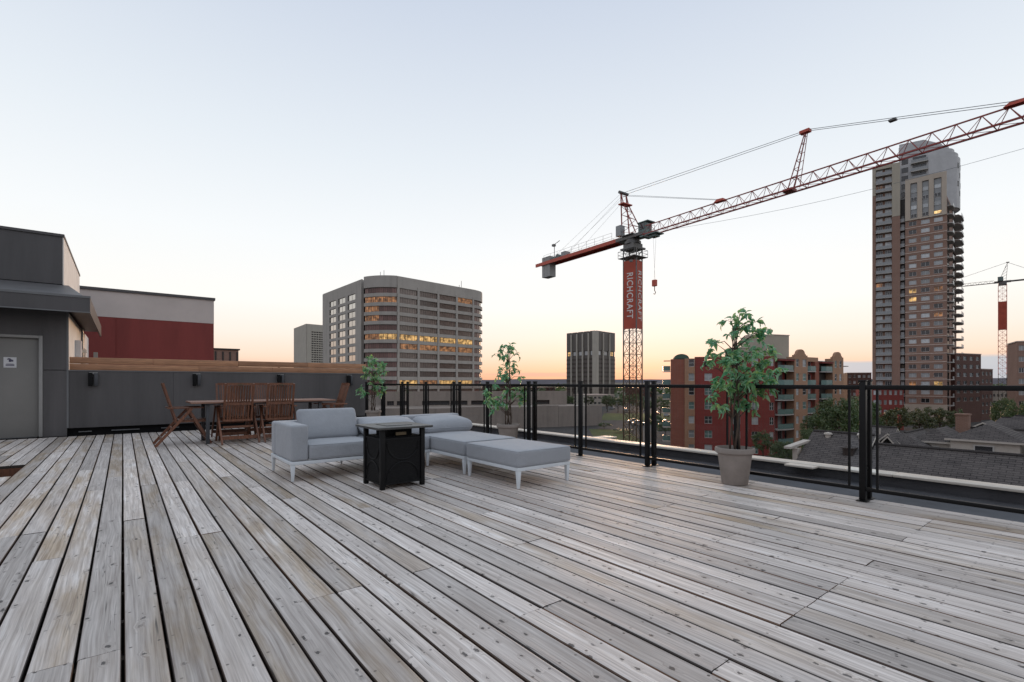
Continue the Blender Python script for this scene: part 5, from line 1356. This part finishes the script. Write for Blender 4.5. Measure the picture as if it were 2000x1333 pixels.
TR = [(1602, 82, 806, 62, 'dense dark green tree at the corner of the red apartment block', 's'), (1640, 76, 778, 78, 'largest dark green tree hiding the right end of the red apartment block', 's'), (1682, 80, 776, 66, 'dark green tree behind the double railing post', 's'),
      (1586, 70, 838, 48, 'low dark green tree below the red apartment block balconies', 's'), (1490, 86, 845, 40, 'small green tree behind the tallest potted plant pot', 'g'), (1530, 74, 862, 46, 'bushy tree at the foot of the red apartment block', 's'),
      (1722, 100, 792, 50, 'olive tree right of the double railing post', 'y'), (1756, 108, 794, 48, 'yellowish tree below the white townhouses', 'y'), (1795, 112, 796, 50, 'yellowish tree at the tower base, left of two', 'y'), (1836, 114, 795, 48, 'yellowish tree at the tower base, right of two', 'y'), (1868, 116, 803, 30, 'small olive tree right of the tower stone base', 'g'),
      (1963, 96, 778, 40, 'dark tree over the roofs near the right edge', 's'), (1990, 90, 786, 44, 'dark tree cut by the right edge', 's'),
      (1207, 232, 778, 34, 'round green tree left of the crane mast', 'g'), (1226, 250, 770, 30, 'green tree behind the crane mast foot', 'g'), (1186, 236, 776, 22, 'small tree at the podium end', 'y'), (1245, 225, 772, 28, 'green tree right of the crane mast foot', 'g'),
      (1262, 200, 782, 30, 'tree on the far lawn', 'y'), (1290, 190, 776, 34, 'tree beside the red apartment block left edge', 'g'), (1279, 140, 812, 36, 'darker tree by the parked cars', 'g'), (1300, 128, 826, 34, 'tree at the lower left edge of the red apartment block', 's'),
      (1180, 150, 826, 26, 'shrubby tree at the near end of the podium', 'g'), (1215, 138, 838, 34, 'low tree on the near lawn', 'g'), (1110, 260, 772, 24, 'small tree under the ribbed tower, left', 'g'), (1150, 262, 774, 22, 'small tree under the ribbed tower, middle', 'y'), (1185, 262, 773, 24, 'small tree under the ribbed tower, right', 'g'),
      (980, 250, 757, 60, 'wide tree behind the podium roof, left', 'y'), (1050, 255, 759, 44, 'wide tree behind the podium roof, right', 'g')]
for i, (u, d, v, wp, lb, kd) in enumerate(TR): tree(u, d, v, wp, lb, kd, 'trees among the city blocks', i)
# far woods and roofs that read as one mass
fm_ = MB(); r = random.Random(77)
for i in range(900):
    d = r.uniform(300, 1500); u = r.uniform(600, 2150); p = at(u, d); h = r.uniform(5, 12); rr = r.uniform(3, 7)
    for j in range(9):
        c = Vector((p.x+r.gauss(0, rr*.6), p.y+r.gauss(0, rr*.6), GZ+h*r.uniform(.3, 1)))
        n = Vector((r.gauss(0, 1), r.gauss(0, 1), r.uniform(.2, 1.4))).normalized(); x = n.orthogonal().normalized(); y = n.cross(x); s = rr*r.uniform(.35, .6)
        fm_.poly([c-x*s, c-y*s*.7+n*.3, c+x*s*.9, c+y*s*.8+n*.2])
tag(fm_.obj('far_woods', M['treeleaf'], None), kind='stuff')
# ================================================================ CRANES
def mast_section(w_, h, n=2):
    mb = MB(); c = w_/2
    for sx in (-1, 1):
        for sy in (-1, 1): mb.bar((sx*c, sy*c, 0), (sx*c, sy*c, h), .13)
    cs = [(-c, -c), (c, -c), (c, c), (-c, c)]; q = h/n
    for i in range(4):
        a, b = cs[i], cs[(i+1) % 4]
        for k in range(n):
            z0, z1 = k*q, (k+1)*q; m = ((a[0]+b[0])/2, (a[1]+b[1])/2)
            mb.bar((*a, z0), (*b, z0), .06)
            mb.bar((*a, z0), (*m, (z0+z1)/2+.001), .05); mb.bar((*b, z0), (*m, (z0+z1)/2), .05); mb.bar((*m, (z0+z1)/2), (*a, z1), .05); mb.bar((*m, (z0+z1)/2+.001), (*b, z1), .05)
    # ladder inside
    for x in (-.2, .2): mb.bar((x, 0, 0), (x, 0, h), .04)
    for k in range(int(h/.5)): mb.bar((-.2, 0, .25+k*.5), (.2, 0, .25+k*.5), .03)
    return mb
def jib_section(L, hgt, wd, n):
    mb = MB(); b = wd/2
    mb.bar((0, 0, hgt), (0, -L, hgt), .11); 
    for s in (-1, 1): mb.bar((s*b, 0, 0), (s*b, -L, 0), .13, .15)
    q = L/n
    for k in range(n):
        y0, y1 = -k*q, -(k+1)*q; ym = (y0+y1)/2
        for s in (-1, 1):
            mb.bar((s*b, y0, 0), (0, ym, hgt), .045); mb.bar((0, ym, hgt), (s*b, y1, 0), .045)
        mb.bar((-b, y0, 0), (b, y0, 0), .045); mb.bar((-b, y0, 0), (b, y1, 0), .035)
    return mb
def text_part(name, s, size, m, par, loc, rot, ext=.01, sx=1.0):
    cu = bpy.data.curves.new(name, 'FONT'); cu.body = s; cu.size = size; cu.extrude = ext; cu.align_x = 'CENTER'; cu.align_y = 'CENTER'; cu.space_character = 1.12; cu.offset = size*.012
    cu.materials.append(m); o = bpy.data.objects.new(name, cu); COL.objects.link(o); o.location = loc; o.rotation_euler = rot; o.scale = (sx, 1, 1); o.parent = par
    me = bpy.data.meshes.new_from_object(o.evaluated_get(bpy.context.evaluated_depsgraph_get())); me.materials.clear(); me.materials.append(m)
    bpy.data.objects.remove(o); o = link(name, me, par, loc, rot, (sx, 1, 1)); return o
P1 = at(1236, 70)
c1 = thing('tower_crane', (P1.x, P1.y, GZ), 'large red tower crane with lettered banner on its mast and long jib to the right', 'crane', rz=R(-3.1))
MW = 1.95; MR = R(16); MZ = 20.0; SH = 3.3
ms = mast_section(MW, SH)
me_lo = ms.mesh('mast_section', M['craneglow']); me_hi = ms.mesh('mast_section', M['cranegrey'])
nsec = int((MZ-GZ)/SH)
for k in range(nsec): link('mast_section', me_hi if k >= nsec-4 else me_lo, c1, (0, 0, k*SH), (0, 0, MR))
topz = nsec*SH      # relative to the ground
BZ0, BZ1 = zat(644, 70)-GZ, zat(512, 70)-GZ
bn = link('banner', MB().box(-1.02, 1.02, -1.03, -1.00, BZ0, BZ1).box(-1.03, -1.00, -1.02, 1.02, BZ0, BZ1).mesh('banner', M['banner']), c1, (0, 0, 0), (0, 0, MR))
text_part('banner_lettering', 'RICHCRAFT', 1.30, M['bannertext'], bn, (-1.045, .0, (BZ0+BZ1)/2-.1), Euler((R(90), R(90), R(-90))), .006, .86)
text_part('banner_lettering', 'RICHCRAFT', 1.42, M['bannertext'], bn, (.0, -1.045, (BZ0+BZ1)/2-.1), Euler((R(90), R(90), 0)), .006, .86)
# climbing collar, slewing ring and machine deck
k = topz
MB().box(-1.25, 1.25, -1.25, 1.25, k, k+.22).box(-.95, .95, -.95, .95, k+.221, k+.8).obj('slewing_support', M['cranegrey'], c1, world=False)
MB().lathe([(0, k+.80), (1.15, k+.81), (1.15, k+1.15), (.95, k+1.16), (.95, k+1.45), (0, k+1.46)], 20).obj('slewing_ring', M['cranegrey'], c1, world=False)
pl = MB(); pl.box(-1.4, 1.4, -1.5, 1.5, k-1.2, k-1.12)
for s in (-1, 1):
    for z in (k-.7, k-.2): pl.bar((s*1.4, -1.5, z), (s*1.4, 1.5, z), .04); pl.bar((-1.4, s*1.5, z), (1.4, s*1.5, z), .04)
    for t in (-1.5, 0, 1.5): pl.bar((s*1.4, t, k-1.2), (s*1.4, t, k-.2), .04)
pl.obj('mast_platform', M['cranegrey'], c1, world=False)
fl_ = MB()
for s in (-1, 1): fl_.bar((s*1.0, s*1.0, k-2.0), (s*1.75, s*1.2, k-2.0), .05); fl_.box(s*1.75-.16, s*1.75+.16, s*1.2-.16, s*1.2+.16, k-2.15, k-1.85)
fl_.obj('floodlight', M['cranegrey'], c1, world=False)
JZ = k+1.50
MB().box(-.95, .95, -2.2, 2.4, JZ, JZ+.45).box(-1.25, 1.25, -1.0, 1.1, JZ+.451, JZ+.55).obj('machine_deck', M['cranegrey'], c1, world=False)
cb = MB().box(-.62, .62, -.75, .65, JZ+.56, JZ+2.15).box(-.78, .78, -1.15, .75, JZ+2.151, JZ+2.26).obj('operator_cab', M['craneteal'], c1, world=False, loc=(1.0, -1.3, .0))
MB().box(-.50, .50, -.775, -.752, JZ+1.2, JZ+2.05).box(-.645, -.622, -.5, .4, JZ+1.2, JZ+2.05).obj('cab_window', M['darkglass'], cb, world=False)
cg = MB()
for y in (-2.6, -1.3, -.0): cg.bar((1.5, y, JZ+.6), (1.5, y, JZ+1.7), .04)
cg.bar((1.5, -2.6, JZ+1.7), (1.5, 0, JZ+1.7), .04); cg.bar((1.5, -2.6, JZ+1.15), (1.5, 0, JZ+1.15), .04)
cg.obj('cab_guardrail', M['craneteal'], c1, world=False)
MB().box(-1.35, -.45, 1.1, 2.0, JZ+.66, JZ+2.15).obj('electrical_cabinet', M['greyrail'], c1, world=False)
# A-frame tower top leaning back
TZ = zat(372, 70)-GZ
af = MB(); ap = [(-.55, 1.75, TZ), (.55, 1.75, TZ)]
for s, a in zip((-1, 1), ap):
    f0, r0 = (s*.8, -1.2, JZ+.6), (s*.8, 1.3, JZ+.6)
    af.bar(f0, (a[0], a[1]-.5, a[2]-1.7), .11); af.bar(r0, a, .13); af.bar((a[0], a[1]-.5, a[2]-1.7), a, .11)
    n = 8
    for i in range(n):
        t0, t1 = i/n, (i+1)/n; F0 = Vector(f0).lerp(Vector((a[0], a[1]-.5, a[2]-1.7)), t0); R1 = Vector(r0).lerp(Vector(a), t1*.8); F1 = Vector(f0).lerp(Vector((a[0], a[1]-.5, a[2]-1.7)), t1)
        if i % 2 == 0: af.bar(F0, R1, .05)
        else: af.bar(Vector(r0).lerp(Vector(a), t0*.8), F1, .05)
for t in (.25, .5, .75, .95):
    q0, q1 = Vector((-.8, 1.3, JZ+.6)).lerp(Vector(ap[0]), t), Vector((.8, 1.3, JZ+.6)).lerp(Vector(ap[1]), t); af.bar(q0, q1, .06)
    q0, q1 = Vector((-.8, -1.2, JZ+.6)).lerp(Vector((-.55, 1.25, TZ-1.7)), t), Vector((.8, -1.2, JZ+.6)).lerp(Vector((.55, 1.25, TZ-1.7)), t); af.bar(q0, q1, .06)
af.obj('tower_top', M['cranebar'], c1, world=False)
MB().box(-.95, .95, .9, 1.9, TZ-1.75, TZ-1.6).obj('top_platform', M['cranered'], c1, world=False)
MB().tube([(-.9, 1.75, TZ+.1), (.9, 1.75, TZ+.1)], .22, 10).obj('top_sheave', M['cranegrey'], c1, world=False)
# counter jib
CE = 21.3
ck = MB()
for s in (-1, 1): ck.box(s*.82-.10, s*.82+.10, 1.8, CE, JZ-.02, JZ+.52)
ck.box(-.71, .71, 1.9, CE-.2, JZ+.30, JZ+.36)
for i in range(7): ck.bar((-.7, 2.5+i*2.8, JZ+.2), (.7, 2.5+i*2.8, JZ+.2), .1)
ck.obj('counter_jib', M['cranered'], c1, world=False)
hr = MB()
for s in (-1, 1):
    for i in range(10): hr.bar((s*1.1, 3+i*1.75, JZ+.5), (s*1.1, 3+i*1.75, JZ+1.5), .03)
    for z in (1.0, 1.5): hr.bar((s*1.1, 3, JZ+z), (s*1.1, 18.75, JZ+z), .025)
hr.obj('walkway_rail', M['cranegrey'], c1, world=False)
for i in range(3): MB().box(-.68, .68, 17.7+i*.70, 18.36+i*.70, JZ-2.1, JZ+1.35).obj('counterweight_block', M['ballast'], c1, world=False)
MB().tube([(-.55, 15.9, JZ+.85), (.55, 15.9, JZ+.85)], .42, 14).box(-.5, .5, 16.4, 17.5, JZ+.37, JZ+1.0).obj('hoist_winch', M['craneteal'], c1, world=False)
MB().box(-.55, .55, 13.8, 14.9, JZ+.37, JZ+1.35).obj('control_cabinet', M['greyrail'], c1, world=False)
MB().bar((.3, 17.6, JZ+.5), (.3, 17.6, JZ+3.4), .08).bar((.3, 17.6, JZ+3.4), (.3, 16.2, JZ+3.75), .07).box(.05, .55, 17.5, 18.0, JZ+3.1, JZ+3.45).obj('floodlight_mast', M['cranegrey'], c1, world=False)  # mast carrying a floodlight on the counter jib
# main jib in bolted sections
js = jib_section(4.8, 1.32, 1.25, 3).mesh('jib_section', M['cranebar'])
for i in range(12): link('jib_section', js, c1, (0, -2.21-i*4.8, JZ+.05))
JT = JZ+.05+1.32
yS = 22.0-P1.y; SZ = zat(266, 51.9)-GZ
st = MB()
for s in (-1, 1): st.bar((s*.6, yS+.6, JZ+.1), (s*.12, yS-.9, SZ), .08); st.bar((s*.5, yS-.1, JZ+.3), (s*.12, yS-1.05, SZ), .055)
for t in (.2, .35, .5, .65, .8, .93):
    q = [Vector((s*.6, yS+.6, JZ+.1)).lerp(Vector((s*.12, yS-.9, SZ)), t) for s in (-1, 1)]; st.bar(q[0], q[1], .05)
    q2 = [Vector((s*.5, yS-.1, JZ+.3)).lerp(Vector((s*.12, yS-1.05, SZ)), t) for s in (-1, 1)]; st.bar(q[0], q2[0], .04); st.bar(q[1], q2[1], .04)
st.box(-.5, .5, yS+.2, yS+1.2, JZ-.05, JZ+.25)
st.obj('pendant_strut', M['cranebar'], c1, world=False)
MB().box(-.3, .3, yS-1.35, yS-.4, SZ-.08, SZ+.22).obj('strut_head', M['cranered'], c1, world=False)
pe = MB(); yA = 5.4-P1.y; yB = 30.5-P1.y
for s in (-1, 1):
    pe.tube([(s*.4, 1.75, TZ), (s*.22, yS-.5, SZ+.1)], .028, 5); pe.tube([(s*.22, yS-1.2, SZ+.1), (s*.3, yA, JT+.15)], .028, 5)
    pe.tube([(s*.4, 1.75, TZ-.2), (s*.2, yB, JT+.12)], .022, 5); pe.tube([(s*.5, 1.75, TZ), (s*.8, 17.2, JZ+.5)], .014, 5); pe.tube([(s*.5, 1.75, TZ-.5), (s*.8, 13.2, JZ+.5)], .013, 5)
pe.obj('pendant_cable', M['cable'], c1, world=False)
for y, z in ((yA, JT+.1), (yB, JT+.08)): MB().hexa([(-.35, y-.35, z-.12), (.35, y-.35, z-.12), (.35, y+.9, z-.1), (-.35, y+.9, z-.1), (-.3, y-.3, z+.15), (.3, y-.3, z+.15), (.3, y+.5, z+.22), (-.3, y+.5, z+.22)]).obj('pendant_anchor', M['cranered'], c1, world=False)
pm_ = Vector((0, (yS-1.2+yA)/2+.5, (SZ+.1+JT+.15)/2)); MB().box(-.24, .24, pm_.y-.28, pm_.y+.28, pm_.z-.06, pm_.z+.10).obj('cable_joint', M['cranegrey'], c1, world=False)
# trolley and hook
yT = 40.4-P1.y
MB().box(-.85, .85, yT-.9, yT+.9, JZ-.22, JZ-.10).box(-.5, .5, yT-.5, yT+.5, JZ-.55, JZ-.221).box(-.9, .9, yT+1.2, yT+1.8, JZ-.3, JZ-.12).obj('trolley', M['craneteal'], c1, world=False)
HZ = zat(552, 66.8)-GZ
MB().tube([(-.2, yT-.4, JZ-.3), (-.1, yT, HZ+.3)], .015, 4).tube([(.2, yT+.4, JZ-.3), (.1, yT, HZ+.3)], .015, 4).obj('hoist_rope', M['cable'], c1, world=False)
MB().box(-.22, .22, yT-.28, yT+.28, HZ-.5, HZ+.35).obj('hook_block', M['cranered'], c1, world=False)
MB().tube([(0, yT, HZ-.5), (0, yT, HZ-1.1), (.0, yT-.18, HZ-1.35), (0, yT-.05, HZ-1.6), (0, yT+.16, HZ-1.5)], .06, 6).obj('hook', M['cranegrey'], c1, world=False)
# temporary line sagging below the jib
cbx = thing('overhead_cable', (P1.x, 30, 15), 'thin cable rising to the right below the crane jib', 'cable')
A_, B_ = at(1290, 90), at(2100, 62); za, zb_ = zat(452, 90), zat(262, 62)
MB().tube([Vector((A_.x, A_.y, za)).lerp(Vector((B_.x, B_.y, zb_)), t/10)-Vector((0, 0, 1.2*sin(pi*t/10))) for t in range(11)], .025, 5).obj('wire', M['cable'], cbx)

# second crane far right
P2 = at(1958, 195)
c2 = thing('tower_crane', (P2.x, P2.y, GZ), 'smaller distant tower crane at the right edge with red band on its mast', 'crane', rz=R(188))
ms2 = mast_section(2.4, 4.4); s_lo = ms2.mesh('mast_section', M['craneglow']); s_red = ms2.mesh('mast_section', M['cranered'])
J2 = zat(552, 195)-GZ; n2 = int((J2-1)/4.4)
for k in range(n2): link('mast_section', s_red if k > 3 else s_lo, c2, (0, 0, k*4.4))
b0, b1 = zat(644, 195)-GZ, zat(590, 195)-GZ
MB().box(-1.27, 1.27, 1.25, 1.28, b0, b1).box(1.25, 1.28, -1.27, 1.24, b0, b1).box(-1.28, -1.25, -1.27, 1.24, b0, b1).obj('banner', M['banner'], c2, world=False)
MB().box(-1.2, 1.2, -1.2, 1.2, n2*4.4, J2-.1).box(-1.0, 1.0, -2.4, 2.4, J2-.09, J2+.5).obj('machine_deck', M['cranegrey'], c2, world=False)
MB().box(.3, 1.7, -1.4, .2, J2+.51, J2+2.1).obj('operator_cab', M['craneteal'], c2, world=False)
jm = jib_section(4.8, 1.0, 1.1, 3).mesh('jib_section', M['cranegrey'])
for i in range(6): link('jib_section', jm, c2, (0, -2.41-i*4.8, J2))
T2 = zat(514, 195)-GZ
af = MB()
for s in (-1, 1):
    af.bar((s*.7, -1.0, J2+.5), (s*.35, 1.4, T2), .1); af.bar((s*.7, 1.0, J2+.5), (s*.35, 1.5, T2), .1)
    for i in range(6):
        q = lambda y0, t: Vector((s*.7, y0, J2+.5)).lerp(Vector((s*.35, 1.4, T2)), t)
        af.bar(q(-1, i/6), q(1, (i+1)/6), .05)
af.box(-.6, .6, 1.0, 1.9, T2-.1, T2+.1); af.obj('tower_top', M['cranegrey'], c2, world=False)
cj = MB()
for s in (-1, 1): cj.box(s*.7-.09, s*.7+.09, 2.3, 15, J2, J2+.45)
cj.box(-.6, .6, 2.4, 14.8, J2+.3, J2+.35); cj.obj('counter_jib', M['cranegrey'], c2, world=False)
MB().box(-.6, .6, 12.5, 14.6, J2-1.6, J2+1.2).obj('counterweight_block', M['ballast'], c2, world=False)
pe = MB()
for s in (-1, 1): pe.tube([(s*.3, 1.4, T2), (s*.3, -20, J2+1.0)], .03, 4); pe.tube([(s*.3, 1.4, T2), (s*.6, 13, J2+.45)], .03, 4)
pe.obj('pendant_cable', M['cable'], c2, world=False)
MB().tube([(0, -13, J2), (0, -13, J2-6)], .03, 4).box(-.25, .25, -13.25, -12.75, J2-7, J2-6).obj('hook_block', M['cranegrey'], c2, world=False)
